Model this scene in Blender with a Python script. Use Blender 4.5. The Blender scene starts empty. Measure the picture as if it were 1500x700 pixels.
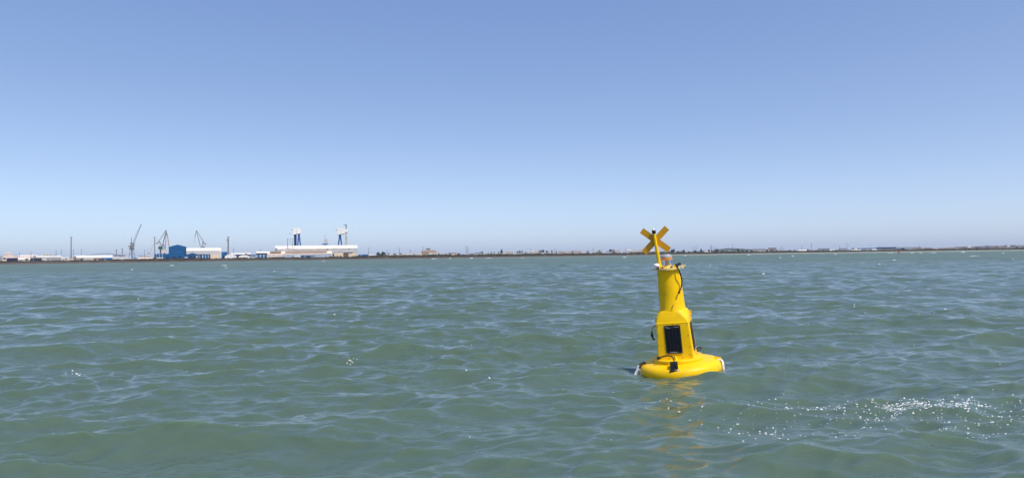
import bpy, bmesh, math, random
import numpy as np
from mathutils import Matrix, Vector, Euler

R = math.radians
rnd = random.Random(11)
sc = bpy.context.scene
col = sc.collection

# ------------------------------------------------------------------ camera
F = 1083.0            # focal length in photo pixels (1500 wide)
H = 2.31              # eye height above the water
PITCH = math.atan(26.2 / F)
ROLL = math.atan(0.01307)
cam_d = bpy.data.cameras.new("camera")
cam_d.sensor_width = 36.0
cam_d.lens = 36.0 * F / 1500.0
cam_d.clip_start = 0.1
cam_d.clip_end = 40000
cam = bpy.data.objects.new("camera", cam_d)
col.objects.link(cam)
cam.matrix_world = (Matrix.Translation((0, 0, H)) @ Matrix.Rotation(math.pi / 2 + PITCH, 4, 'X')
                    @ Matrix.Rotation(-ROLL, 4, 'Z'))
sc.camera = cam

# ------------------------------------------------------------------ light
SUN_EL, SUN_AZ = R(58), R(136)      # azimuth clockwise from the view direction (+Y)
w = bpy.data.worlds.new("World")
sc.world = w
w.use_nodes = True
nt = w.node_tree
bg = nt.nodes['Background']
sky = nt.nodes.new('ShaderNodeTexSky')
sky.sky_type = 'NISHITA'
sky.sun_disc = False
sky.sun_elevation = SUN_EL
sky.sun_rotation = SUN_AZ
sky.altitude = 600
sky.air_density = 0.45
sky.dust_density = 2.0
sky.ozone_density = 1.0
wb = nt.nodes.new('ShaderNodeMix')            # camera white balance, the whole sky alike
wb.data_type = 'RGBA'
wb.blend_type = 'MULTIPLY'
wb.inputs[0].default_value = 1.0
wb.inputs[7].default_value = (0.975, 0.83, 0.573, 1)
nt.links.new(sky.outputs[0], wb.inputs[6])
veil = nt.nodes.new('ShaderNodeMix')          # even skylight of many-times scattered light, the same in every direction
veil.data_type = 'RGBA'
veil.blend_type = 'ADD'
veil.clamp_result = False
veil.inputs[0].default_value = 1.0
veil.inputs[7].default_value = (0.19, 0.50, 1.62, 1)
nt.links.new(wb.outputs[2], veil.inputs[6])
nt.links.new(veil.outputs[2], bg.inputs[0])
bg.inputs[1].default_value = 0.139
sd = bpy.data.lights.new("sun", 'SUN')
sd.energy = 2.35
sd.angle = R(0.53)
sd.color = (1.0, 0.965, 0.9)
sun = bpy.data.objects.new("sun", sd)
col.objects.link(sun)
sdir = Vector((math.sin(SUN_AZ) * math.cos(SUN_EL), math.cos(SUN_AZ) * math.cos(SUN_EL), math.sin(SUN_EL)))
sun.rotation_euler = sdir.to_track_quat('Z', 'Y').to_euler()
sc.view_settings.view_transform = 'Standard'
sc.view_settings.look = 'None'
sc.view_settings.exposure = 0.65
sc.view_settings.gamma = 1.0
sc.cycles.max_bounces = 6
sc.cycles.volume_bounces = 1


# ------------------------------------------------------------------ helpers
def hz(px):
    return 386.0 - 0.01307 * px


YS_P = [-900, 0, 200, 380, 520, 750, 1000, 1250, 1500, 2400]
YS_V = [1250, 1700, 1900, 2200, 2350, 2700, 3200, 3600, 4100, 5200]


def ys(px):
    return float(np.interp(px, YS_P, YS_V))


class MB:
    def __init__(s):
        s.v, s.f, s.m = [], [], []

    def add(s, vs, fs):
        o = len(s.v)
        s.v += [tuple(p) for p in vs]
        s.f += [tuple(i + o for i in f) for f in fs]
        return s

    def box(s, x0, x1, y0, y1, z0, z1):
        return s.add([(x0, y0, z0), (x1, y0, z0), (x1, y1, z0), (x0, y1, z0), (x0, y0, z1), (x1, y0, z1), (x1, y1, z1), (x0, y1, z1)],
                     [(0, 3, 2, 1), (4, 5, 6, 7), (0, 1, 5, 4), (1, 2, 6, 5), (2, 3, 7, 6), (3, 0, 4, 7)])

    def loft(s, rings, cap=True, close=True):
        n = len(rings[0])
        vs = [p for r in rings for p in r]
        fs = []
        for i in range(len(rings) - 1):
            for j in range(n if close else n - 1):
                k = (j + 1) % n
                fs.append((i * n + j, i * n + k, (i + 1) * n + k, (i + 1) * n + j))
        if cap:
            fs.append(tuple(range(n))[::-1])
            fs.append(tuple(range((len(rings) - 1) * n, len(rings) * n)))
        return s.add(vs, fs)

    def lathe(s, prof, c=(0, 0), n=32):
        rings = [[(c[0] + max(r, 1e-4) * math.cos(2 * math.pi * j / n), c[1] + max(r, 1e-4) * math.sin(2 * math.pi * j / n), z) for j in range(n)]
                 for r, z in prof]
        return s.loft(rings)

    def tube(s, pts, r, n=8):
        pts = [Vector(p) for p in pts]
        rs = r if isinstance(r, (list, tuple)) else [r] * len(pts)
        rings = []
        up = None
        for i, p in enumerate(pts):
            d = (pts[min(i + 1, len(pts) - 1)] - pts[max(i - 1, 0)]).normalized()
            if up is None:
                a = Vector((0, 0, 1)) if abs(d.z) < 0.9 else Vector((1, 0, 0))
                up = (a - d * a.dot(d)).normalized()
            else:
                up = (up - d * up.dot(d)).normalized()
            b = d.cross(up)
            rings.append([p + (up * math.cos(2 * math.pi * j / n) + b * math.sin(2 * math.pi * j / n)) * rs[i] for j in range(n)])
        return s.loft(rings)

    def prism(s, poly, y0, y1):   # poly in (x, z), extruded along y
        n = len(poly)
        return s.loft([[(x, y0, z) for x, z in poly], [(x, y1, z) for x, z in poly]])

    def mesh(s, name, mat, smooth=None):
        me = bpy.data.meshes.new(name)
        me.from_pydata(s.v, [], s.f)
        bm = bmesh.new()
        bm.from_mesh(me)
        bmesh.ops.recalc_face_normals(bm, faces=bm.faces)
        bm.to_mesh(me)
        bm.free()
        if smooth is not None:
            me.shade_smooth()
            me.set_sharp_from_angle(angle=R(smooth))
        if mat:
            me.materials.append(mat)
        return me

    def build(s, name, mat, parent=None, smooth=None, label=None):
        o = bpy.data.objects.new(name, s.mesh(name, mat, smooth))
        col.objects.link(o)
        o.parent = parent
        if label:
            o["label"] = label
        return o


def tag(o, label=None, cat=None, group=None, kind=None):
    if label: o["label"] = label
    if cat: o["category"] = cat
    if group: o["group"] = group
    if kind: o["kind"] = kind
    return o


def thing(name, label, cat, loc=(0, 0, 0), rz=0.0, group=None):
    o = bpy.data.objects.new(name, None)
    o.empty_display_size = 0.3
    col.objects.link(o)
    o.location = loc
    o.rotation_euler = (0, 0, rz)
    return tag(o, label, cat, group)


def arc(c, r, a0, a1, n):
    return [(c[0] + r * math.cos(R(a0 + (a1 - a0) * i / n)), c[1] + r * math.sin(R(a0 + (a1 - a0) * i / n))) for i in range(n + 1)]


def curve(pts, n=6):
    """Catmull-Rom through pts"""
    P = [Vector(p) for p in pts]
    P = [P[0] * 2 - P[1]] + P + [P[-1] * 2 - P[-2]]
    out = []
    for i in range(1, len(P) - 2):
        for k in range(n):
            t = k / n
            a, b, c, d = P[i - 1:i + 3]
            out.append(0.5 * ((2 * b) + (c - a) * t + (2 * a - 5 * b + 4 * c - d) * t * t + (3 * b - a - 3 * c + d) * t ** 3))
    out.append(P[-2])
    return out


# ------------------------------------------------------------------ materials
def mat(name, c, rough=0.6, var=0.12, scale=0.6, metal=0.0, bump=0.0, spec=0.5, stain=None, stain_scale=2.0, stain_amt=0.0):
    m = bpy.data.materials.new(name)
    m.use_nodes = True
    n, l = m.node_tree.nodes, m.node_tree.links
    b = n['Principled BSDF']
    tc = n.new('ShaderNodeTexCoord')
    no = n.new('ShaderNodeTexNoise')
    no.inputs['Scale'].default_value = scale
    no.inputs['Detail'].default_value = 5
    l.new(tc.outputs['Object'], no.inputs['Vector'])
    ramp = n.new('ShaderNodeValToRGB')
    ramp.color_ramp.elements[0].position = 0.3
    ramp.color_ramp.elements[1].position = 0.7
    ramp.color_ramp.elements[0].color = (*[x * (1 - var) for x in c], 1)
    ramp.color_ramp.elements[1].color = (*[min(1, x * (1 + var)) for x in c], 1)
    l.new(no.outputs[0], ramp.inputs[0])
    out = ramp.outputs[0]
    if stain:
        n2 = n.new('ShaderNodeTexNoise')
        n2.inputs['Scale'].default_value = stain_scale
        n2.inputs['Detail'].default_value = 8
        n2.inputs['Roughness'].default_value = 0.7
        l.new(tc.outputs['Object'], n2.inputs['Vector'])
        r2 = n.new('ShaderNodeValToRGB')
        r2.color_ramp.elements[0].position = 0.55
        r2.color_ramp.elements[1].position = 0.75
        r2.color_ramp.elements[0].color = (0, 0, 0, 1)
        r2.color_ramp.elements[1].color = (stain_amt,) * 3 + (1,)
        l.new(n2.outputs[0], r2.inputs[0])
        mx = n.new('ShaderNodeMix')
        mx.data_type = 'RGBA'
        l.new(r2.outputs[0], mx.inputs[0])
        l.new(out, mx.inputs[6])
        mx.inputs[7].default_value = (*stain, 1)
        out = mx.outputs[2]
    l.new(out, b.inputs['Base Color'])
    b.inputs['Roughness'].default_value = rough
    b.inputs['Metallic'].default_value = metal
    b.inputs['Specular IOR Level'].default_value = spec
    if bump:
        bp = n.new('ShaderNodeBump')
        bp.inputs['Strength'].default_value = bump
        bp.inputs['Distance'].default_value = 0.02
        l.new(no.outputs[0], bp.inputs['Height'])
        l.new(bp.outputs[0], b.inputs['Normal'])
    return m


M = {}
M['yellow'] = mat('yellow_paint', (0.90, 0.55, 0.003), 0.45, 0.08, 3.0, spec=0.18, stain=(0.42, 0.27, 0.03), stain_scale=6, stain_amt=0.5)
M['yellow_hull'] = mat('yellow_hull', (0.90, 0.55, 0.003), 0.42, 0.06, 2.5, spec=0.22, stain=(0.45, 0.33, 0.05), stain_scale=4, stain_amt=0.5)
M['pale_yellow'] = mat('weathered_plate', (0.82, 0.62, 0.20), 0.45, 0.15, 12, stain=(0.35, 0.2, 0.06), stain_scale=18, stain_amt=0.6)
def fouling(m):
    """thin ragged weed line where the float sits in the water"""
    n, l = m.node_tree.nodes, m.node_tree.links
    b = n['Principled BSDF']
    src = b.inputs['Base Color'].links[0].from_socket
    tc = n.new('ShaderNodeTexCoord')
    sp = n.new('ShaderNodeSeparateXYZ')
    l.new(tc.outputs['Object'], sp.inputs[0])
    no = n.new('ShaderNodeTexNoise')
    no.inputs['Scale'].default_value = 14
    no.inputs['Detail'].default_value = 5
    l.new(tc.outputs['Object'], no.inputs['Vector'])
    ma = n.new('ShaderNodeMath')
    ma.operation = 'MULTIPLY_ADD'
    l.new(no.outputs[0], ma.inputs[0])
    ma.inputs[1].default_value = 0.14
    l.new(sp.outputs['Z'], ma.inputs[2])
    mr = n.new('ShaderNodeMapRange')
    for k, v in zip((1, 2, 3, 4), (0.11, 0.02, 0.0, 0.55)):
        mr.inputs[k].default_value = v
    l.new(ma.outputs[0], mr.inputs[0])
    mx = n.new('ShaderNodeMix')
    mx.data_type = 'RGBA'
    l.new(mr.outputs[0], mx.inputs[0])
    l.new(src, mx.inputs[6])
    mx.inputs[7].default_value = (0.30, 0.23, 0.03, 1)
    l.new(mx.outputs[2], b.inputs['Base Color'])


fouling(M['yellow_hull'])
M['ochre'] = mat('ochre_sheet', (0.60, 0.30, 0.003), 0.45, 0.06, 4)
M['black'] = mat('black_plastic', (0.012, 0.012, 0.014), 0.4, 0.2, 20)
M['rubber'] = mat('black_rubber', (0.015, 0.014, 0.014), 0.55, 0.2, 30)
M['cell'] = mat('solar_cell', (0.007, 0.008, 0.014), 0.3, 0.3, 8, spec=0.25)
M['silver'] = mat('silver_line', (0.05, 0.055, 0.065), 0.35, 0.1, 30, metal=0.6)
M['print'] = mat('pale_print', (0.32, 0.33, 0.36), 0.5, 0.1, 30)
M['white_plastic'] = mat('white_plastic', (0.80, 0.80, 0.80), 0.35, 0.05, 10)
M['grey_cap'] = mat('grey_cap', (0.40, 0.40, 0.45), 0.4, 0.1, 12)
M['lamp_core'] = mat('lamp_core', (0.60, 0.50, 0.42), 0.5, 0.2, 20)
M['orange'] = mat('orange_ring', (0.75, 0.27, 0.03), 0.4, 0.1, 12)
M['rust'] = mat('rusty_steel', (0.12, 0.055, 0.03), 0.7, 0.4, 25)
M['steel'] = mat('bolt_steel', (0.10, 0.09, 0.08), 0.45, 0.2, 40, metal=0.5)
M['rope'] = mat('white_rope', (0.78, 0.78, 0.76), 0.8, 0.12, 60, bump=0.6)
M['wire'] = mat('pink_wire', (0.45, 0.30, 0.26), 0.6, 0.1, 30)
gl = bpy.data.materials.new('clear_lens')
gl.use_nodes = True
b_ = gl.node_tree.nodes['Principled BSDF']
b_.inputs['Base Color'].default_value = (1.0, 0.95, 0.86, 1)
b_.inputs['Roughness'].default_value = 0.12
b_.inputs['Transmission Weight'].default_value = 1.0
b_.inputs['IOR'].default_value = 1.45
M['lens'] = gl
# shore
for nm, c in dict(tent=(0.82, 0.82, 0.80), white=(0.70, 0.67, 0.61), offwhite=(0.62, 0.60, 0.57), cream=(0.74, 0.60, 0.44), peach=(0.84, 0.66, 0.52), pink=(0.72, 0.60, 0.54),
                  grey=(0.30, 0.30, 0.32), palegrey=(0.50, 0.50, 0.52), dark=(0.06, 0.06, 0.07), navy=(0.015, 0.022, 0.075), blue=(0.001, 0.085, 0.24),
                  midblue=(0.02, 0.14, 0.40), paleblue=(0.35, 0.45, 0.58), brown=(0.16, 0.10, 0.075), brick=(0.30, 0.17, 0.12), red=(0.30, 0.04, 0.03),
                  terracotta=(0.48, 0.27, 0.20), tan=(0.44, 0.33, 0.25), glass=(0.16, 0.19, 0.24), crane_grey=(0.22, 0.22, 0.24),
                  crane_purple=(0.20, 0.16, 0.18), green=(0.03, 0.10, 0.08), orange_crane=(0.55, 0.25, 0.14), crane_white=(0.82, 0.82, 0.80),
                  crane_blue=(0.02, 0.11, 0.36), concrete=(0.46, 0.45, 0.43), buoy_red=(0.5, 0.02, 0.02), roof_grey=(0.16, 0.16, 0.19)).items():
    M[nm] = mat('shore_' + nm, c, 0.75 if nm != 'glass' else 0.2, 0.14, 0.12, spec=0.2, stain=tuple(x * 0.55 for x in c), stain_scale=0.25, stain_amt=0.35)


def foliage(name, c1, c2):
    m = bpy.data.materials.new(name)
    m.use_nodes = True
    n, l = m.node_tree.nodes, m.node_tree.links
    b = n['Principled BSDF']
    g = n.new('ShaderNodeNewGeometry')
    mx = n.new('ShaderNodeMix')
    mx.data_type = 'RGBA'
    l.new(g.outputs['Random Per Island'], mx.inputs[0])
    mx.inputs[6].default_value = (*c1, 1)
    mx.inputs[7].default_value = (*c2, 1)
    l.new(mx.outputs[2], b.inputs['Base Color'])
    b.inputs['Roughness'].default_value = 0.7
    b.inputs['Specular IOR Level'].default_value = 0.2
    return m


M['leaf'] = foliage('tree_leaf', (0.022, 0.034, 0.018), (0.065, 0.075, 0.038))
M['scrub'] = foliage('scrub_leaf', (0.045, 0.040, 0.022), (0.11, 0.095, 0.055))
M['bark'] = mat('bark', (0.10, 0.075, 0.05), 0.9, 0.3, 1.0)

# ------------------------------------------------------------------ sea
BX, BY = (994.7 - 750) / F * 14.75, 14.75       # buoy on the water
rng = np.random.default_rng(5)
NW = 230
LAM = np.exp(np.linspace(math.log(0.22), math.log(7.5), NW)) * np.exp(rng.normal(0, 0.02, NW))
KW = 2 * np.pi / LAM
octs = math.log2(7.5 / 0.22)
s2 = np.where(LAM < 4.0, 0.0105, 0.0105 * np.exp(-((LAM - 4.0) / 1.6) ** 2)) * np.interp(LAM, [0.22, 0.6, 1.6, 4], [3.5, 2.5, 1.3, 0.75])
SL = np.sqrt(2 * s2 * octs / NW)
AW = SL / KW
spread = np.interp(LAM, [0.2, 1.0, 4.0, 7.0], [0.68, 0.52, 0.42, 0.34])
DIR = R(-76) + rng.normal(0, 1, NW) * spread      # travelling towards the camera, a little to the left
KX, KY = KW * np.cos(DIR), KW * np.sin(DIR)
PH = rng.uniform(0, 2 * np.pi, NW)
# local water against the float: (x, y, height, radius across, radius along)
_bd = math.atan2(BX, BY)
_rt = Vector((math.cos(_bd), -math.sin(_bd)))
_tw = Vector((-math.sin(_bd), -math.cos(_bd)))


def near_buoy(u, v):
    p = Vector((BX, BY)) + _rt * (u * 0.0135) + _tw * (v * 0.01385)
    return p.x, p.y


BUMPS = [(*near_buoy(34, 70), 0.11, 0.27, 0.13), (*near_buoy(52, 50), 0.03, 0.2, 0.2), (*near_buoy(-45, 62), -0.07, 0.45, 0.35)]


def waves(x, y, spacing):
    """displacement (dx, dy, z) of flat points x, y on a grid of the given spacing"""
    x = x.astype(np.float32)
    y = y.astype(np.float32)
    dx = np.zeros_like(x)
    dy = np.zeros_like(x)
    z = np.zeros_like(x)
    calm = 1 - 0.6 * np.exp(-(((x - BX) ** 2 + (y - BY) ** 2) / 1.3 ** 2))
    gust = 1 + 0.22 * np.sin(x * 0.21 + 1.0 + 0.9 * np.sin(y * 0.13)) * np.sin(y * 0.31 + 2.0 + x * 0.06)
    for i in range(NW):
        wgt = np.clip((LAM[i] / spacing - 2.2) / 2.6, 0, 1) * AW[i]
        if wgt.max() <= 0:
            continue
        p = np.float32(KX[i]) * x + np.float32(KY[i]) * y + np.float32(PH[i])
        s, c = np.sin(p), np.cos(p)
        z += wgt * c
        q = wgt * (0.5 if LAM[i] < 0.6 else 0.8)
        dx -= q * np.float32(KX[i] / KW[i]) * s
        dy -= q * np.float32(KY[i] / KW[i]) * s
    z *= calm * gust
    dx *= calm
    dy *= calm
    for bx, by, h, ra, rb in BUMPS:
        du = (x - bx) * _rt.x + (y - by) * _rt.y
        dv = (x - bx) * _tw.x + (y - by) * _tw.y
        z += h * np.exp(-(du / ra) ** 2 - (dv / rb) ** 2)
    return dx, dy, z


_g = np.meshgrid(np.linspace(-0.9, 0.9, 9), np.linspace(-0.9, 0.9, 9))
_m = float(waves(BX + _g[0].ravel(), BY + _g[1].ravel(), np.full(81, 0.07))[2].mean()) - sum(b[2] for b in BUMPS) * 0.06
BUMPS.append((BX, BY, -_m - 0.04, 1.7, 1.7))      # the float rides at the mean level of the water round it

FOAM = []      # (x, y, rx, ry, strength) in metres


def sea_pt(px, py):
    d = H * F / max(py - hz(px), 0.3)
    return (px - 750) / F * d, d


for px, py, rx, ry, a in [(1318, 598, 0.75, 0.35, 0.9), (1385, 597, 0.5, 0.25, 0.8), (1105, 621, 0.35, 0.2, 0.7), (1180, 585, 0.9, 0.2, 0.5), (1460, 620, 0.5, 0.25, 0.6),
                          (1245, 453, 0.5, 0.25, 0.6), (680, 552, 0.5, 0.2, 0.45), (512, 528, 0.25, 0.15, 0.6), (1030, 549, 0.22, 0.12, 0.9), (1075, 632, 0.4, 0.2, 0.5),
                          (815, 404, 0.7, 0.8, 1.0), (848, 423, 0.5, 0.5, 0.4), (200, 441, 0.9, 0.4, 0.3)]:
    x, y = sea_pt(px, py)
    FOAM.append((x, y, rx, ry, a))


def make_sea():
    r1 = 3.0 * 1.0041 ** np.arange(0, 1060)
    r2 = r1[-1] * 1.035 ** np.arange(1, 112)
    r = np.concatenate([[0.6, 1.2, 1.8, 2.4], r1, r2])
    dense = np.radians(np.linspace(-47, 47, 741))
    loose = np.radians(np.linspace(47, 313, 60)[1:-1])
    th = np.concatenate([dense, loose])
    nr, nt_ = len(r), len(th)
    dr = np.gradient(r)
    RR, TT = np.meshgrid(r, th, indexing='ij')
    SP = np.repeat(dr[:, None], nt_, 1)
    sp_ang = np.where((TT > dense[-1]) | (TT < dense[0]), RR * R(4.5), RR * R(0.127))
    SP = np.maximum(SP, sp_ang)
    x, y = (RR * np.sin(TT)).ravel(), (RR * np.cos(TT)).ravel()
    SP = SP.ravel()
    dx, dy, z = waves(x, y, SP)
    co = np.empty((nr * nt_ + 1, 3), np.float32)
    co[:-1, 0], co[:-1, 1], co[:-1, 2] = x + dx, y + dy, z
    co[-1] = (0, 0, 0)
    i, j = np.meshgrid(np.arange(nr - 1), np.arange(nt_), indexing='ij')
    j2 = (j + 1) % nt_
    quads = np.stack([i * nt_ + j, (i + 1) * nt_ + j, (i + 1) * nt_ + j2, i * nt_ + j2], -1).reshape(-1, 4)
    # centre fan
    jj = np.arange(nt_)
    tri = np.stack([np.full(nt_, nr * nt_), jj, (jj + 1) % nt_], -1)
    me = bpy.data.meshes.new("sea")
    me.vertices.add(len(co))
    me.vertices.foreach_set("co", co.ravel())
    nl = quads.size + tri.size
    me.loops.add(nl)
    me.loops.foreach_set("vertex_index", np.concatenate([quads.ravel(), tri.ravel()]).astype(np.int32)[:])
    me.polygons.add(len(quads) + len(tri))
    starts = np.concatenate([np.arange(len(quads)) * 4, len(quads) * 4 + np.arange(len(tri)) * 3]).astype(np.int32)
    me.polygons.foreach_set("loop_start", starts)
    me.update(calc_edges=True)
    me.validate()
    bmn = me.polygons[0].normal.z
    if bmn < 0:
        me.flip_normals()
    me.shade_smooth()
    lod = np.clip((SP - 0.12) / 1.2, 0, 1) ** 0.7
    a = me.attributes.new("coarse", 'FLOAT', 'POINT')
    a.data.foreach_set("value", np.append(lod, 0).astype(np.float32))
    fo = np.zeros(len(x))
    for fx, fy, rx, ry, s in FOAM:
        fo = np.maximum(fo, s * np.exp(-((x - fx) / rx) ** 2 - ((y - fy) / ry) ** 2))
    a = me.attributes.new("foam", 'FLOAT', 'POINT')
    a.data.foreach_set("value", np.append(fo, 0).astype(np.float32))
    o = bpy.data.objects.new("sea", me)
    col.objects.link(o)
    tag(o, kind='structure')
    return o


def sea_material():
    m = bpy.data.materials.new('sea_water')
    m.use_nodes = True
    n, l = m.node_tree.nodes, m.node_tree.links
    b = n['Principled BSDF']
    out = n['Material Output']

    def node(t, **kw):
        x = n.new(t)
        for k, v in kw.items():
            x.inputs[k].default_value = v
        return x
    geo = n.new('ShaderNodeNewGeometry')
    at = n.new('ShaderNodeAttribute')
    at.attribute_name = 'coarse'
    af = n.new('ShaderNodeAttribute')
    af.attribute_name = 'foam'

    def mapping(sx, sy, rot=0.0):
        mp = n.new('ShaderNodeMapping')
        mp.inputs['Scale'].default_value = (sx, sy, 1)
        mp.inputs['Rotation'].default_value = (0, 0, rot)
        l.new(geo.outputs['Position'], mp.inputs['Vector'])
        return mp.outputs[0]
    # turbid green body with broad cloudy variation
    cl = node('ShaderNodeTexNoise', Scale=0.12, Detail=4.0)
    l.new(mapping(0.6, 1.0, 0.1), cl.inputs['Vector'])
    mx = n.new('ShaderNodeMix')
    mx.data_type = 'RGBA'
    mx.inputs[6].default_value = WATER_A
    mx.inputs[7].default_value = WATER_B
    l.new(cl.outputs[0], mx.inputs[0])
    l.new(mx.outputs[2], b.inputs['Base Color'])
    rf = node('ShaderNodeMapRange')
    rf.inputs[3].default_value = 0.055
    rf.inputs[4].default_value = 0.42
    l.new(at.outputs['Fac'], rf.inputs[0])
    l.new(rf.outputs[0], b.inputs['Roughness'])
    b.inputs['IOR'].default_value = 1.36
    b.inputs['Subsurface Weight'].default_value = 0.6
    b.inputs['Subsurface Radius'].default_value = (0.22, 0.32, 0.24)
    b.inputs['Subsurface Scale'].default_value = 1.0
    # ripples: fine bump near, scattered slopes where the mesh is too coarse to hold the waves
    n1 = node('ShaderNodeTexNoise', Scale=5.0, Detail=4.0, Roughness=0.6, Distortion=0.4)
    l.new(mapping(0.36, 1.0, 0.2), n1.inputs['Vector'])
    n2 = node('ShaderNodeTexNoise', Scale=17.0, Detail=3.0, Roughness=0.6, Distortion=0.3)
    l.new(mapping(0.4, 1.0, 0.1), n2.inputs['Vector'])
    n2m = node('ShaderNodeMath')
    n2m.operation = 'MULTIPLY_ADD'
    l.new(n2.outputs[0], n2m.inputs[0])
    n2m.inputs[1].default_value = 0.22
    l.new(n1.outputs[0], n2m.inputs[2])
    bp = node('ShaderNodeBump', Strength=1.0, Distance=0.026)
    l.new(n2m.outputs[0], bp.inputs['Height'])
    prev = bp.outputs[0]
    for (scale, sx, rot, amt, det) in ((0.45, 0.45, 0.1, 1.35, 6.0), (0.05, 0.35, -0.12, 0.8, 4.0), (0.1, 9.0, 0.05, 1.1, 3.0)):
        ns = node('ShaderNodeTexNoise', Scale=scale, Detail=det, Roughness=0.62)
        l.new(mapping(sx, 1.0, rot), ns.inputs['Vector'])
        sub = n.new('ShaderNodeVectorMath')
        sub.operation = 'SUBTRACT'
        l.new(ns.outputs['Color'], sub.inputs[0])
        sub.inputs[1].default_value = (0.5, 0.5, 0.5)
        mul = n.new('ShaderNodeVectorMath')
        mul.operation = 'MULTIPLY'
        l.new(sub.outputs[0], mul.inputs[0])
        mul.inputs[1].default_value = (amt * 0.8, amt, 0)
        sca = n.new('ShaderNodeVectorMath')
        sca.operation = 'SCALE'
        l.new(mul.outputs[0], sca.inputs[0])
        l.new(at.outputs['Fac'], sca.inputs['Scale'])
        add = n.new('ShaderNodeVectorMath')
        add.operation = 'ADD'
        l.new(prev, add.inputs[0])
        l.new(sca.outputs[0], add.inputs[1])
        prev = add.outputs[0]
    nz = n.new('ShaderNodeVectorMath')
    nz.operation = 'NORMALIZE'
    l.new(prev, nz.inputs[0])
    l.new(nz.outputs[0], b.inputs['Normal'])
    # foam
    fn = node('ShaderNodeTexNoise', Scale=26.0, Detail=5.0, Roughness=0.7)
    l.new(mapping(0.8, 1.0), fn.inputs['Vector'])
    fm = n.new('ShaderNodeMath')
    fm.operation = 'MULTIPLY_ADD'
    l.new(af.outputs['Fac'], fm.inputs[0])
    fm.inputs[1].default_value = 0.42
    l.new(fn.outputs[0], fm.inputs[2])
    mr = node('ShaderNodeMapRange')
    mr.inputs[1].default_value = 0.86
    mr.inputs[2].default_value = 0.98
    l.new(fm.outputs[0], mr.inputs[0])
    df = node('ShaderNodeBsdfDiffuse')
    df.inputs[0].default_value = (0.8, 0.83, 0.82, 1)
    ms = n.new('ShaderNodeMixShader')
    l.new(mr.outputs[0], ms.inputs[0])
    l.new(b.outputs[0], ms.inputs[1])
    l.new(df.outputs[0], ms.inputs[2])
    l.new(ms.outputs[0], out.inputs[0])
    return m


WATER_A = (0.069, 0.111, 0.078, 1)
WATER_B = (0.087, 0.134, 0.099, 1)
sea = make_sea()
sea.data.materials.append(sea_material())


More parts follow.
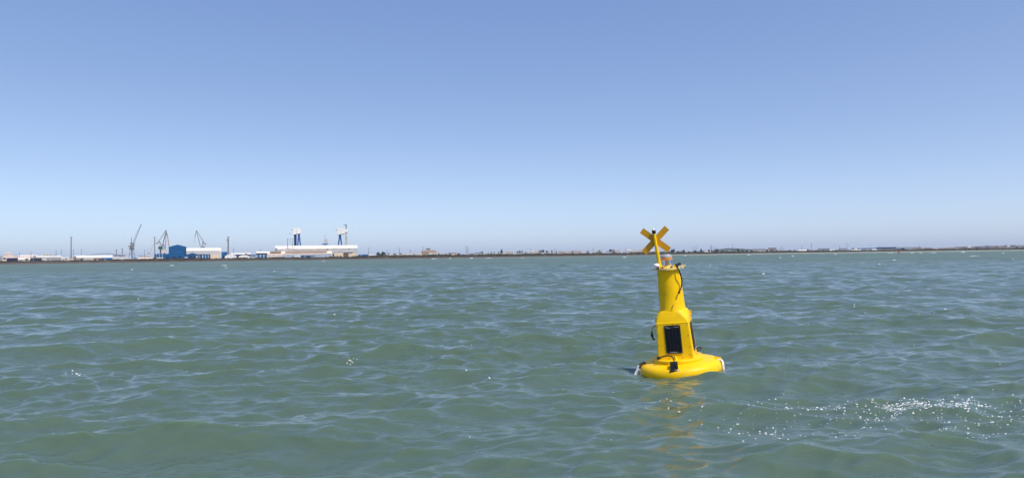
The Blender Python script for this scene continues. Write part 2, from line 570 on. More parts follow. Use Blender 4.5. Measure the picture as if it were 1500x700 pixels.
def foam_and_glints():
    """far whitecaps, spray flecks and painted sun glints: small white lumps lying on the water"""
    mb = MB()
    g = random.Random(4)
    pts = []

    def blob(x, y, rx, ry, rz):
        pts.append((x, y, rx, ry, rz))
    patches = [(1320, 598, 90, 10, 120), (1310, 599, 40, 8, 35), (1395, 598, 40, 6, 60), (1200, 590, 130, 12, 70), (1130, 598, 120, 22, 45), (1400, 592, 150, 14, 50), (1105, 620, 45, 8, 40),  # near flecks: foam, plus sun glints put in as white lumps
               (1430, 630, 70, 12, 40), (1475, 610, 40, 12, 35), (1180, 635, 80, 12, 22), (1250, 597, 230, 22, 100), (1450, 602, 70, 18, 50), (1380, 620, 160, 16, 40), (1300, 550, 190, 60, 8), (980, 590, 60, 30, 14), (1028, 546, 16, 4, 40),
               (200, 441, 14, 3, 7), (110, 547, 20, 3, 7), (680, 553, 30, 6, 10), (512, 528, 9, 3, 9), (1245, 453, 12, 3, 12), (1370, 458, 30, 3, 9), (640, 506, 60, 4, 6),
               (450, 520, 420, 130, 3), (1250, 470, 240, 60, 4), (900, 600, 200, 80, 3)]
    for px, py, sx, sy, n in patches:
        for _ in range(n):
            qx, qy = px + g.gauss(0, 0.55) * sx, py + g.gauss(0, 0.55) * sy
            if qy < hz(qx) + 12:
                continue
            x, y = sea_pt(qx, qy)
            s = y / F * g.choice([0.35, 0.45, 0.55, 0.7, 1.0])
            blob(x, y, s * g.uniform(0.9, 2.6), s * 1.2, s * g.uniform(0.5, 0.9))
    caps = [(585, 391, 5), (815, 404, 6), (848, 393, 3), (65, 421, 4), (193, 395, 3), (329, 389, 5), (331, 392, 5), (251, 389, 4), (474, 383, 3), (914, 377, 4), (1161, 375, 4), (1142, 377.5, 3),
            (1097, 373.6, 4), (1305, 371, 4), (1335, 370.6, 3), (1348, 370.4, 3), (1366.5, 370.3, 5), (1411, 369.6, 5), (1470, 371, 4), (1481, 379, 6), (1223, 372.6, 3), (1040, 389, 3), (700, 402, 4),
            (1431, 375, 3), (1423, 375.5, 4), (1310, 381, 4), (1260, 385, 4), (1287, 387, 4), (636, 379, 6), (658, 378.6, 4), (690, 378.2, 4), (716, 378, 8), (765, 377.6, 3), (1003, 374.6, 3), (1190, 400, 3),
            (90, 401, 3), (400, 398, 3), (520, 404, 3), (760, 410, 3), (1120, 402, 4), (1350, 396, 4), (1440, 408, 4)]
    for px, py, wpx in caps:
        x, y = sea_pt(px, py)
        s = y / F
        for k in range(4):
            blob(x + g.gauss(0, 0.35) * wpx * s, y + g.uniform(-2, 2) * s, wpx * s * g.uniform(0.14, 0.4), wpx * s * 0.4, s * g.uniform(0.3, 0.75))
    xs = np.array([p[0] for p in pts])
    ysv = np.array([p[1] for p in pts])
    sp = np.maximum(0.0055 * np.hypot(xs, ysv), 0.02)
    dx, dy, z = waves(xs, ysv, sp)
    for (x, y, rx, ry, rz), a, b, h in zip(pts, dx, dy, z):
        rot = g.uniform(0, 6)
        ring = []
        for q, (rr, zz) in enumerate(((1.0, 0.0), (0.72, 0.62))):
            ring.append([(x + a + rx * rr * g.uniform(0.75, 1.2) * math.cos(rot + k * 1.047), y + b + ry * rr * g.uniform(0.75, 1.2) * math.sin(rot + k * 1.047), h - rz * 0.3 + rz * 1.3 * zz * g.uniform(0.8, 1.2)) for k in range(6)])
        ring.append([(x + a, y + b, h + rz)] * 1)
        o = len(mb.v)
        mb.v += ring[0] + ring[1] + ring[2]
        for k in range(6):
            k2 = (k + 1) % 6
            mb.f.append((o + k, o + k2, o + 6 + k2, o + 6 + k))
            mb.f.append((o + 6 + k, o + 6 + k2, o + 12))
    o = mb.build('foam_and_glints', mat('foam', (0.82, 0.84, 0.82), 0.5, 0.05, 5), smooth=60)  # one white for the real foam and the painted glints
    tag(o, 'white flecks of spray and painted sun glints, and small whitecaps on the choppy green sea', 'foam', kind='stuff')


foam_and_glints()

# ------------------------------------------------------------------ the buoy
SU, SV = 0.01328, 0.01362        # metres per photo pixel at the buoy, across and upwards


def q(u, v, w_):                # photo pixels: right, towards the viewer, up the mast -> local metres
    return (u * SU, -v * SV, w_ * SV)


def pr(prof):
    return [(r * SU, z * SV) for r, z in prof]


buoy = thing('marker_buoy', 'large yellow buoy with an X on its mast, leaning left in the sea', 'buoy')
buoy.matrix_world = (Matrix.Translation((BX, BY, 0)) @ Matrix.Rotation(-math.atan2(BX, BY), 4, 'Z')
                     @ Matrix.Rotation(R(-5.1), 4, 'Y') @ Matrix.Rotation(R(3.5), 4, 'X'))
FU, AU = -0.8 * SU, -3.0 * SU
YAW = R(-6)

# float: fat disc with a groove low on its side
hull = MB().lathe(pr([(0, 18), (30, 18), (38, 17.7), (48, 16.6), (54, 15.2), (57.4, 13.2), (59.5, 10), (60.5, 6.4), (60.6, 3), (60.2, 0.4), (59.2, -1.6), (57.6, -2.4), (57.3, -3.4),
                      (58.6, -4.2), (59.4, -6.5), (59.0, -11), (56, -18), (48, -24), (30, -26), (0, -26)]), (FU, 0), 96)
hull.build('float', M['yellow_hull'], buoy, 40)
MB().lathe(pr([(30, 17), (36.6, 17), (37.4, 18.2), (37.4, 21.2), (36.6, 22.4), (33, 22.6), (20, 22.6), (0, 22.6)]), (AU, 0), 72).build('collar', M['yellow_hull'], buoy, 35)


def rsq(hw, cr, w_, n=7, off=(0, 0)):
    """rounded square ring, half width hw px, corner radius cr px at height w px, turned by YAW"""
    out = []
    for k in range(4):
        cx, cy = [(1, 1), (-1, 1), (-1, -1), (1, -1)][k]
        c = hw - cr
        for i in range(n + 1):
            a = R(90 * k + 90 * i / n)
            x, y = cx * c + cr * math.cos(a), cy * c + cr * math.sin(a)
            out.append((x, y))
    ca, sa = math.cos(YAW), math.sin(YAW)
    return [(AU + (x * ca - y * sa) * SU, (x * sa + y * ca) * SU, w_ * SV) for x, y in out]


rings = [rsq(26.6, 1.8, 21), rsq(26.2, 1.8, 23), rsq(25.3, 1.8, 40), rsq(24.2, 1.8, 60), rsq(23.7, 1.8, 72.6), rsq(23.5, 2.0, 73.6)]
house = MB().loft(rings)
house.build('housing', M['yellow'], buoy, 30)
def rsq2(hx, hy, cr, w_, n=7):
    out = []
    for k in range(4):
        cx, cy = [(1, 1), (-1, 1), (-1, -1), (1, -1)][k]
        for i in range(n + 1):
            a = R(90 * k + 90 * i / n)
            out.append((cx * (hx - cr) + cr * math.cos(a), cy * (hy - cr) + cr * math.sin(a)))
    ca, sa = math.cos(YAW), math.sin(YAW)
    return [(AU + (x * ca - y * sa) * SU, (x * sa + y * ca) * SU, w_ * SV) for x, y in out]


rings = [rsq2(23.9, 23.9, 2.0, 73.7), rsq2(23.9, 23.9, 2.2, 74.6), rsq2(23.7, 23.0, 2.4, 75.4)]
for i in range(1, 15):
    t = i / 14
    hx = 23.7 - 4.9 * (1 - math.sqrt(max(0, 1 - t ** 2.6)))
    hy = 23.0 - 4.2 * t ** 1.15
    rings.append(rsq2(hx, hy, 2.4 + (min(hx, hy) - 2.45) * t ** 1.25, 75.4 + 16.8 * t))
MB().loft(rings).build('shoulder', M['yellow'], buoy, 50)
MB().lathe(pr([(19.2, 91), (19.3, 92.2), (18.7, 93.2), (17.9, 115), (17.0, 138), (16.6, 150.5)]), (AU, 0), 64).build('tower', M['yellow'], buoy, 30)
# small scratch and seam marks on the tower
MB().tube(curve([q(-3.6, 18.7, 93.6), q(-2.6, 18.75, 97), q(-0.6, 18.7, 100)]), 0.006, 6).build('scuff', M['rust'], buoy)


def on_front(u, w_, proud=0.0, side=0):
    """point on the housing's front (or right, side=1) face; u from the face's middle, px"""
    hw = np.interp(w_, [21, 73], [26.6, 23.7]) + proud
    x, y = (u, -hw) if side == 0 else ((hw, u) if side == 1 else (-hw, u))
    ca, sa = math.cos(YAW), math.sin(YAW)
    return (AU + (x * ca - y * sa) * SU, (x * sa + y * ca) * SU, w_ * SV)


def plate(mb, u0, u1, w0, w1, p0, p1, side=0):
    a = [on_front(u, w_, p0, side) for u, w_ in ((u0, w0), (u1, w0), (u1, w1), (u0, w1))]
    b = [on_front(u, w_, p1, side) for u, w_ in ((u0, w0), (u1, w0), (u1, w1), (u0, w1))]
    return mb.loft([a, b])


for side, (c0, c1) in ((0, (-12.4, 11.0)), (1, (-12, 12))):
    p = plate(MB(), c0, c1, 31.5, 71.6, -0.1, 0.75, side).build('solar_panel', M['black'], buoy)
    lw = (c1 - c0 - 3) / 4
    for k in range(4):
        x0 = c0 + 1.5 + lw * k
        plate(MB(), x0 + 0.18, x0 + lw - 0.18, 34.5, 67.0, 0.5, 0.95, side).build('solar_cell', M['cell'], p)
    for k in range(1, 4):
        x0 = c0 + 1.5 + lw * k
        plate(MB(), x0 - 0.09, x0 + 0.09, 34.0, 66.8, 0.6, 1.0, side).build('busbar', M['silver'], p)
    for uu in (c0 + 0.9, c1 - 0.9):
        for ww in (32.4, 70.7):
            plate(MB(), uu - 0.45, uu + 0.45, ww - 0.45, ww + 0.45, 0.6, 1.1, side).build('screw', M['print'], p)
    for a_, b_2, w_ in ((c0 + 1.6, c0 + 5.5, 69.2), (c0 + 6.5, c0 + 10, 67.9), (c1 - 9.5, c1 - 2, 68.7), (c0 + 3, c0 + 7, 67.7), (c0 + 7, c1 - 7, 32.8), (c0 + 5, c1 - 9.5, 33.5)):
        plate(MB(), a_, b_2, w_ - 0.28, w_ + 0.28, 0.6, 0.98, side).build('marking', M['print'], p)
    plate(MB(), -2.6, 1.6, 67.6, 70.6, 0.6, 1.6, side).build('junction_box', M['black'], p)
# bolts round the front face
for u, w_ in [(-21.5, 70), (0, 72.0), (20.6, 71), (-21.8, 58), (21.2, 56), (-22.5, 44), (22.2, 40), (-23, 28), (23, 27), (-9, 24.5), (10, 25), (21, 29.5)]:
    a, b2 = Vector(on_front(u, w_, -0.4)), Vector(on_front(u, w_, 0.35))
    MB().tube([a, b2], 0.0085, 7).build('bolt', M['steel'], buoy)
# lower gusset on the front of the housing
g0 = on_front(-1.2, 22.4, -0.4)
MB().add([on_front(-2.2, 22.5, 0), on_front(3.0, 22.5, 0), on_front(0.3, 22.5, 4.5), on_front(-1.0, 29, -0.2), on_front(0.2, 29, -0.2)],
         [(0, 2, 1), (0, 3, 2), (1, 2, 4), (3, 4, 2), (0, 1, 4, 3)]).build('gusset', M['yellow'], buoy)
# lifting eyes at the shoulder corners
for (u, v, w_, a) in ((-27.6, 8, 75.4, R(8)), (21.6, -14, 79.5, R(-8)), (-21, -24, 76, R(20))):
    e = MB()
    n = 10
    outer = [(-2.2, 0), (2.2, 0)] + [(2.2 * math.cos(R(t)), 4.2 + 2.4 * math.sin(R(t))) for t in range(0, 181, 20)]
    e.prism([(x * SU, z * SV) for x, z in outer], -0.014, 0.014)
    o = e.build('lifting_eye', M['yellow'], buoy, 35)
    o.location = q(u, v, w_)
    o.rotation_euler = (0, 0, a)
    MB().tube([(0, -0.017, 4.3 * SV), (0, 0.017, 4.3 * SV)], 0.011, 10).build('eye_hole', M['rust'], o)
# top plate
pl = []
for z in (150.0, 152.3):
    ring = []
    for k in range(48):
        a = 2 * math.pi * k / 48
        rr = 21.6 + 1.6 * math.cos(4 * a + 0.4)
        ring.append(((rr * math.cos(a) - 2.0) * SU, rr * math.sin(a) * SU, z * SV))
    pl.append(ring)
MB().loft(pl).build('top_plate', M['pale_yellow'], buoy, 35)
arm = MB()
arm.box(13 * SU, 23.2 * SU, -0.10, -0.05, 152.3 * SV, 154.4 * SV)
arm.build('side_arm', M['pale_yellow'], buoy)
for k, a in enumerate((20, 75, 130, 200, 238, 262, 288, 325)):
    u, v = -2.5 + 15.5 * math.cos(R(a)), -15.5 * math.sin(R(a))
    mb = MB().lathe(pr([(1.7, 152.1), (1.7, 153.6), (0.8, 153.7), (0.8, 155.4), (0, 155.5)]), (u * SU, -v * SV), 8)
    mb.build('bolt', M['pale_yellow'] if k % 2 else M['rust'], buoy)
MB().box(-13.5 * SU, -8.5 * SU, -0.17, -0.10, 152.2 * SV, 155 * SV).build('bracket', M['pale_yellow'], buoy)
MB().box(0.5 * SU, 4 * SU, -0.2, -0.14, 152.2 * SV, 154.6 * SV).build('bracket', M['rust'], buoy)
MB().box(5 * SU, 8 * SU, -0.2, -0.12, 152.2 * SV, 156.2 * SV).build('bracket', M['yellow'], buoy)
# antenna of stacked white discs
MB().lathe(pr([(3.0, 152.0), (4.6, 152.4), (4.8, 154), (4.4, 155), (2.8, 155.3), (2.8, 155.9), (4.6, 156.1), (4.9, 157.4), (4.3, 159), (2.4, 160.1), (0, 160.4)]), (-19.2 * SU, -6 * SV), 28).build('antenna', M['white_plastic'], buoy, 40)
MB().box(-19.5 * SU, -15.5 * SU, -0.19, -0.13, 152.2 * SV, 155.4 * SV).build('antenna_clamp', M['rust'], buoy)
# mast
mast_pts = [q(-14.4, 5, 151.5), q(-15.6, 5, 172), q(-17.0, 5, 192), q(-18.0, 5, 209)]
mast = MB().tube(mast_pts, [0.036, 0.034, 0.032, 0.030], 20).build('mast', M['yellow'], buoy, 40)
MB().lathe(pr([(2.6, 0), (2.9, 0.5), (2.9, 4.6), (2.3, 5)]), (0, 0), 18).build('mast_band', M['black'], mast, 40).location = q(-17.75, 5, 203.5)
MB().lathe(pr([(2.3, 0), (2.3, 1), (0.9, 1.8), (0.5, 4.6), (0, 4.8)]), (0, 0), 14).build('mast_tip', M['white_plastic'], mast, 40).location = q(-18.0, 5, 208.6)
MB().add([q(-14, 3, 152), q(-7.5, 3, 152), q(-14, 3, 161), q(-14, 5, 152), q(-7.5, 5, 152), q(-14, 5, 161)],
         [(0, 1, 2), (3, 5, 4), (0, 3, 4, 1), (1, 4, 5, 2), (2, 5, 3, 0)]).build('mast_foot', M['yellow'], mast)
# X topmark of two crossing sheets
cx_, cw_ = -16.9, 193.7
for k, ang in enumerate((41, -41)):
    bar = MB()
    L, Wd = 24.8, 4.5
    c, s_ = math.cos(R(ang)), math.sin(R(ang))
    poly = []
    for a, b2 in ((-L, -Wd), (L, -Wd), (L, Wd), (-L, Wd)):
        poly.append(((cx_ + a * c - b2 * s_) * SU, (cw_ + a * s_ + b2 * c) * SV))
    y0 = -1.6 * SV + k * 0.0065
    bar.prism(poly, y0, y0 + 0.006)
    o = bar.build('cross_bar', M['ochre'], buoy)
for dz in (-9, 0, 9):
    z = cw_ + dz
    MB().tube([q(cx_ - dz * 0.06, 1.2, z), q(cx_ - dz * 0.06, 8.1, z)], 0.009, 8).build('clamp_bolt', M['yellow'], mast)
# lantern
lan = MB().lathe(pr([(7, 152.2), (7, 153.4), (5.6, 154), (5.4, 156)]), (-3.4 * SU, 0.02), 32).build('lantern', M['pale_yellow'], buoy, 40)
MB().lathe(pr([(5.6, 155.9), (5.5, 157.5), (6.2, 160), (7.1, 162.5), (7.4, 163.6)]), (-3.4 * SU, 0.02), 32).build('lens', M['lens'], lan, 40)
MB().lathe(pr([(2.4, 156), (2.4, 163.3), (1.2, 163.4)]), (-3.4 * SU, 0.02), 16).build('lamp_core', M['lamp_core'], lan, 40)
MB().lathe(pr([(7.4, 163.7), (8.2, 164.0), (8.4, 165.4), (8.1, 166.6), (7.4, 166.8)]), (-3.4 * SU, 0.02), 32).build('lens_ring', M['orange'], lan, 40)
MB().lathe(pr([(7.3, 166.8), (7.9, 167.2), (7.9, 169.4), (7.2, 170.4), (4.5, 170.9), (4.2, 171.6), (0, 171.8)]), (-3.4 * SU, 0.02), 32).build('lantern_cap', M['grey_cap'], lan, 40)
# connectors and the cable down the tower
for u, w_ in ((9.2, 155.2), (14.0, 156.2)):
    MB().tube([q(u - 2.2, 10, w_), q(u + 2.2, 10, w_ + 0.4)], 0.028, 12).build('connector', M['rubber'], buoy, 40)
MB().box(12.5 * SU, 18 * SU, -0.17, -0.11, 152.2 * SV, 154.6 * SV).build('bracket', M['white_plastic'], buoy)
MB().tube(curve([q(8.6, 12, 155), q(10.8, 15.5, 152.5), q(13.2, 17, 146), q(14.8, 14, 137), q(14.8, 12.5, 130), q(12.8, 14.5, 123), q(9.6, 17.6, 117.5)]), 0.0135, 10).build('cable', M['rubber'], buoy, 60)
MB().tube([q(10.4, 17.2, 119), q(9.0, 18.2, 116.2), q(8.2, 18.4, 115.4)], [0.014, 0.022, 0.016], 10).build('cable_plug', M['rubber'], buoy, 60)
# plug hanging on the left of the housing
MB().tube(curve([q(-28, 4, 68.5), q(-32.4, 5, 69.2), q(-35.8, 5, 66.4), q(-36.8, 5, 61.5)]), 0.009, 8).build('hanging_wire', M['wire'], buoy, 60)
MB().tube([q(-27.5, 4, 68.6), q(-29.8, 5, 68.9)], 0.017, 8).build('cable_gland', M['rubber'], buoy)
hp = MB().tube([q(-36.8, 5, 62.2), q(-36.9, 5, 58.5), q(-37.2, 5, 58.2), q(-37.1, 5, 54.6), q(-36.7, 5, 54.2), q(-36.5, 5, 51.5)], [0.014, 0.016, 0.026, 0.026, 0.016, 0.015], 10)
hp.build('hanging_plug', M['rubber'], buoy, 50)
MB().tube([q(-36.5, 5, 51.8), q(-34.8, 5, 50.0), q(-33.8, 5, 51.0)], [0.012, 0.022, 0.016], 10).build('plug_cap', M['rubber'], buoy, 50)
# sensor box on the front of the float with its cable
sb = MB()
sb.loft([[q(-14.2, 54, 13.2), q(-3.4, 54, 13.2), q(-3.4, 42, 15.4), q(-14.2, 42, 15.4)], [q(-14.2, 53, 22.6), q(-3.6, 53, 22.6), q(-3.6, 43, 23.6), q(-14.2, 43, 23.6)]])
so = sb.build('sensor_box', M['black'], buoy)
MB().loft([[q(-15.6, 56.4, 11.4), q(-1.6, 56.4, 11.4), q(-1.6, 41, 15.4), q(-15.6, 41, 15.4)], [q(-15.4, 56, 13.6), q(-1.8, 56, 13.6), q(-1.8, 41.5, 16.6), q(-15.4, 41.5, 16.6)]]).build('sensor_foot', M['rubber'], so)
MB().add([q(-7.2, 54.4, 21), q(-4.2, 54.4, 21), q(-3.0, 54.6, 16), q(-5.2, 54.6, 16), q(-7.2, 53, 21), q(-4.2, 53, 21), q(-3.0, 53, 16), q(-5.2, 53, 16)],
         [(0, 1, 2, 3), (4, 7, 6, 5), (0, 4, 5, 1), (1, 5, 6, 2), (2, 6, 7, 3), (3, 7, 4, 0)]).build('sensor_label', M['silver'], so)
MB().box(-5.2 * SU, -2.6 * SU, -56.7 * SV, -54.2 * SV, 12.2 * SV, 14.4 * SV).build('sensor_plug', M['white_plastic'], so)
MB().tube(curve([q(-27.5, 29, 27.5), q(-21, 33, 30.2), q(-13, 37, 30.6), q(-9.2, 42, 28), q(-8.0, 46, 23)]), 0.0125, 8).build('sensor_cable', M['rubber'], so, 60)
MB().tube([q(-32, 26, 26.2), q(-28.8, 28.5, 27.4), q(-27.2, 29.2, 27.4)], [0.022, 0.034, 0.018], 12).build('connector', M['rubber'], buoy, 50)
# loop behind the right side
MB().tube(curve([q(25, -6, 30), q(29.5, -8, 31.4), q(32.5, -8, 30.4), q(31, -6, 28.6), q(26, -4, 27.6)]), 0.016, 8).build('rear_cable', M['rubber'], buoy, 60)


# mooring lugs and ropes at the rim
def rim(u_ang, r, w_):
    return (r * math.sin(R(u_ang)), r * math.cos(R(u_ang)), w_)


def rq(ang, r, w_):   # ang 0 = towards the viewer, + to the right
    return Vector(q(-0.8 + r * math.sin(R(ang)), r * math.cos(R(ang)), w_))


for ang, m_ in ((-86, 'rust'), (88, 'yellow_hull'), (178, 'yellow_hull')):
    lug = MB()
    for da in (-5.0, 4.2):
        a0, a1 = ang + da, ang + da + 1.6
        lug.loft([[rq(a0, 50, 14.6), rq(a1, 50, 14.6), rq(a1, 61.2, 7), rq(a0, 61.2, 7)], [rq(a0, 51, 18), rq(a1, 51, 18), rq(a1, 60.6, 15.2), rq(a0, 60.6, 15.2)]])
    lo = lug.build('mooring_lug', M[m_], buoy)
    MB().tube([rq(ang - 5.6, 58, 12.6), rq(ang + 6.2, 58, 12.6)], 0.02, 10).build('lug_pin', M['rust'], lo)
MB().tube(curve([rq(-85, 57, 13.2), rq(-84, 62, 11.8), rq(-83.5, 64, 5), rq(-83, 65.4, -4), rq(-82, 66, -12)]), 0.026, 10).build('rope', M['rope'], buoy, 60)
MB().tube(curve([rq(-82, 61.2, 10.5), rq(-82, 66.6, 4), rq(-80.5, 70, -3), rq(-79, 72.5, -9)]), 0.026, 10).build('rope', M['rope'], buoy, 60)
MB().tube(curve([rq(-80, 60.6, 9), rq(-74, 61.2, 4), rq(-69, 61.3, 0)]), 0.007, 6).build('rope', M['rope'], buoy, 60)
MB().tube(curve([rq(84, 55, 14.8), rq(83, 60.8, 12.6), rq(81, 62, 6), rq(80, 62.2, 0), rq(79, 63.6, -6), rq(78, 66, -12)]), [0.023] * 30 + [0.016], 10).build('rope', M['rope'], buoy, 60)
MB().tube(curve([rq(82, 60.8, 13), rq(78, 62, 8), rq(77, 61.8, 0), rq(76, 63.5, -7), rq(75, 66, -13)]), 0.009, 8).build('rope', M['rope'], buoy, 60)

# ------------------------------------------------------------------ far shore: ground
GZ = 6.5


def terrain():
    g = np.random.default_rng(8)
    pxs = np.linspace(-2600, 4100, 900)
    prof = [(-120, -2.0), (-25, -0.6), (-6, 0.0), (8, 0.0), (22, 0.0), (40, 0.0), (60, GZ), (130, GZ), (600, GZ), (2500, GZ + 1), (8500, GZ + 3)]
    v, f = [], []
    wob = np.convolve(g.normal(0, 1, 900), np.ones(5) / 5, 'same')
    wob2 = np.convolve(g.normal(0, 1, 900), np.ones(3) / 3, 'same')
    for i, px in enumerate(pxs):
        Y0 = ys(px) + wob[i] * 16
        b = math.atan((px - 750) / F)
        beach = float(np.interp(px, [500, 950, 1050, 1500], [0.9, 1.6, 3.2, 4.6]))
        for j, (d, z) in enumerate(prof):
            if j == 3: z = beach * 0.85
            if j == 4: z = beach
            if j == 5: z = max(beach + 0.6, 3.9 + 0.5 * wob2[i])
            if j == 6: z = max(GZ, beach + 1.4) + 0.5 * wob2[i]
            if j >= 7: z = max(z, beach + 1.5)
            Y = Y0 + d
            v.append(((px - 750) / F * Y, Y, z))
    n = len(prof)
    for i in range(len(pxs) - 1):
        for j in range(n - 1):
            f.append((i * n + j, (i + 1) * n + j, (i + 1) * n + j + 1, i * n + j + 1))
    me = bpy.data.meshes.new('shore_ground')
    me.from_pydata(v, [], f)
    me.shade_smooth()
    m = mat('bank_mud', (0.078, 0.060, 0.045), 0.9, 0.35, 0.05, stain=(0.06, 0.055, 0.03), stain_scale=0.08, stain_amt=0.8)
    n_, l = m.node_tree.nodes, m.node_tree.links
    b = n_['Principled BSDF']
    src = b.inputs['Base Color'].links[0].from_socket
    at = n_.new('ShaderNodeAttribute')
    at.attribute_name = 'sand'
    mx = n_.new('ShaderNodeMix')
    mx.data_type = 'RGBA'
    l.new(at.outputs['Fac'], mx.inputs[0])
    l.new(src, mx.inputs[6])
    mx.inputs[7].default_value = (0.27, 0.27, 0.205, 1)
    l.new(mx.outputs[2], b.inputs['Base Color'])
    me.materials.append(m)
    sand = []
    for i, px in enumerate(pxs):
        for j in range(n):
            sand.append(float(np.interp(px, [500, 960], [0.35, 1.0])) if j <= 3 or (j == 4 and px > 960) else 0.0)
    a = me.attributes.new('sand', 'FLOAT', 'POINT')
    a.data.foreach_set('value', sand)
    o = bpy.data.objects.new('shore_ground', me)
    col.objects.link(o)
    tag(o, kind='structure')


terrain()


def hills():
    g = np.random.default_rng(3)
    v, f = [], []
    pxs = np.linspace(985, 1420, 140)
    top = np.interp(pxs, [985, 1005, 1025, 1045, 1060, 1075, 1090, 1110, 1130, 1150, 1190, 1260, 1340, 1420], [0.2, 1.6, 5.0, 5.4, 7.6, 8.0, 6.6, 6.2, 5.2, 3.4, 3.2, 3.0, 3.2, 0.2])
    top = top + np.convolve(g.normal(0, 0.35, 140), np.ones(3) / 3, 'same')
    Y = 9000.0
    for px, t in zip(pxs, top):
        for d, k in ((-600, 0.0), (-250, 0.55), (0, 1.0), (300, 0.8), (800, 0.0)):
            yy = Y + d
            v.append(((px - 750) / F * Y, yy, GZ + max(0, t) * Y / F * k))
    for i in range(139):
        for j in range(4):
            f.append((i * 5 + j, (i + 1) * 5 + j, (i + 1) * 5 + j + 1, i * 5 + j + 1))
    me = bpy.data.meshes.new('hills')
    me.from_pydata(v, [], f)
    me.shade_smooth()
    me.materials.append(mat('hill_scrub', (0.035, 0.045, 0.038), 0.9, 0.3, 0.01))
    o = bpy.data.objects.new('hills', me)
    col.objects.link(o)
    tag(o, kind='structure')


hills()


# ------------------------------------------------------------------ far shore: builders
class Site:
    """a spot on the far shore seen at column px, at depth ys + off; local x right, y away, z up in metres"""
    def __init__(s, px, off):
        s.px = px
        s.Y = ys(px) + off
        s.b = math.atan((px - 750) / F)
        s.loc = ((px - 750) / F * s.Y, s.Y, 0.0)
        s.su = s.Y / F * math.cos(s.b)
        s.sv = s.Y / F

    def X(s, px): return (px - s.px) * s.su
    def Z(s, py): return (hz(s.px) - py) * s.sv + H
    def thing(s, name, label, cat, group=None): return thing(name, label, cat, s.loc, -s.b, group)


def shed(name, label, cat, px0, px1, eave, ridge, off, wall, roof, style='side', depth=30.0, bits=(), group=None, over=0.4):
    """one building. eave and ridge are photo rows; bits = (part, px0, px1, py0, py1, material[, proud])"""
    s = Site((px0 + px1) / 2, off)
    t = s.thing(name, label, cat, group)
    x0, x1, ze, zr = s.X(px0), s.X(px1), s.Z(eave), s.Z(ridge)
    ze = max(ze, GZ + 1.5)
    zr = max(zr, ze + 0.4)
    base = GZ - 1.0
    W = MB()
    Rf = MB()
    th = 0.5
    if style == 'side':
        W.loft([[(x0, 0, base), (x1, 0, base), (x1, depth, base), (x0, depth, base)], [(x0, 0, ze), (x1, 0, ze), (x1, depth, ze), (x0, depth, ze)]])
        ym = depth / 2
        Rf.add([(x0 - over, -over, ze + .05), (x1 + over, -over, ze + .05), (x1 + over, ym, zr), (x0 - over, ym, zr), (x0 - over, depth + over, ze + .05), (x1 + over, depth + over, ze + .05),
                (x0 - over, -over, ze + .02 - th), (x1 + over, -over, ze + .02 - th)],
               [(0, 1, 2, 3), (3, 2, 5, 4), (6, 7, 1, 0), (0, 3, 4), (1, 5, 2)])
    elif style == 'gable':
        xm = (x0 + x1) / 2
        poly = [(x0, base), (x1, base), (x1, ze), (xm, zr), (x0, ze)]
        W.prism(poly, 0, depth)
        rp = [(x0 - over, ze), (xm, zr + .05), (x1 + over, ze), (x1 + over, ze + th), (xm, zr + th + .1), (x0 - over, ze + th)]
        Rf.prism(rp, -over, depth + over)
    elif style == 'arch':
        xm, rx = (x0 + x1) / 2, (x1 - x0) / 2
        poly = [(x0, base)] + [(x1, base)] + [(xm + rx * math.cos(R(a)), ze + (zr - ze) * math.sin(R(a))) for a in range(0, 181, 15)]
        W.prism(poly, 0, depth)
        rp = [(xm + (rx + .1) * math.cos(R(a)), ze + (zr - ze + .1) * math.sin(R(a))) for a in range(0, 181, 15)]
        ro = [(xm + (rx + th) * math.cos(R(a)), ze + (zr - ze + th) * math.sin(R(a))) for a in range(180, -1, -15)]
        Rf.prism(rp + ro, -over, depth + over)
    elif style == 'barrel':        # long side seen, rounded eaves
        W.loft([[(x0, 0, base), (x1, 0, base), (x1, depth, base), (x0, depth, base)], [(x0, 0, ze), (x1, 0, ze), (x1, depth, ze), (x0, depth, ze)]])
        prof = [(depth / 2 - (depth / 2 + over) * math.cos(R(a)), ze + .05 + (zr - ze) * math.sin(R(a))) for a in range(0, 181, 15)]
        Rf.loft([[(x0 - over, y, z) for y, z in prof], [(x1 + over, y, z) for y, z in prof]])
    else:                          # flat
        W.loft([[(x0, 0, base), (x1, 0, base), (x1, depth, base), (x0, depth, base)], [(x0, 0, ze), (x1, 0, ze), (x1, depth, ze), (x0, depth, ze)]])
        Rf.box(x0 - over, x1 + over, -over, depth + over, ze + .03, zr)
    W.build('wall', M[wall], t)
    Rf.build('roof', M[roof], t)
    for bt in bits:
        nm, a, b, c, d, m_ = bt[:6]
        pd = bt[6] if len(bt) > 6 else 0.25
        zl = max(s.Z(max(c, d)), GZ - .5)
        MB().box(s.X(a), s.X(b), -pd, 0.3, zl, max(s.Z(min(c, d)), zl + 1.0)).build(nm, M[m_], t)
    return t


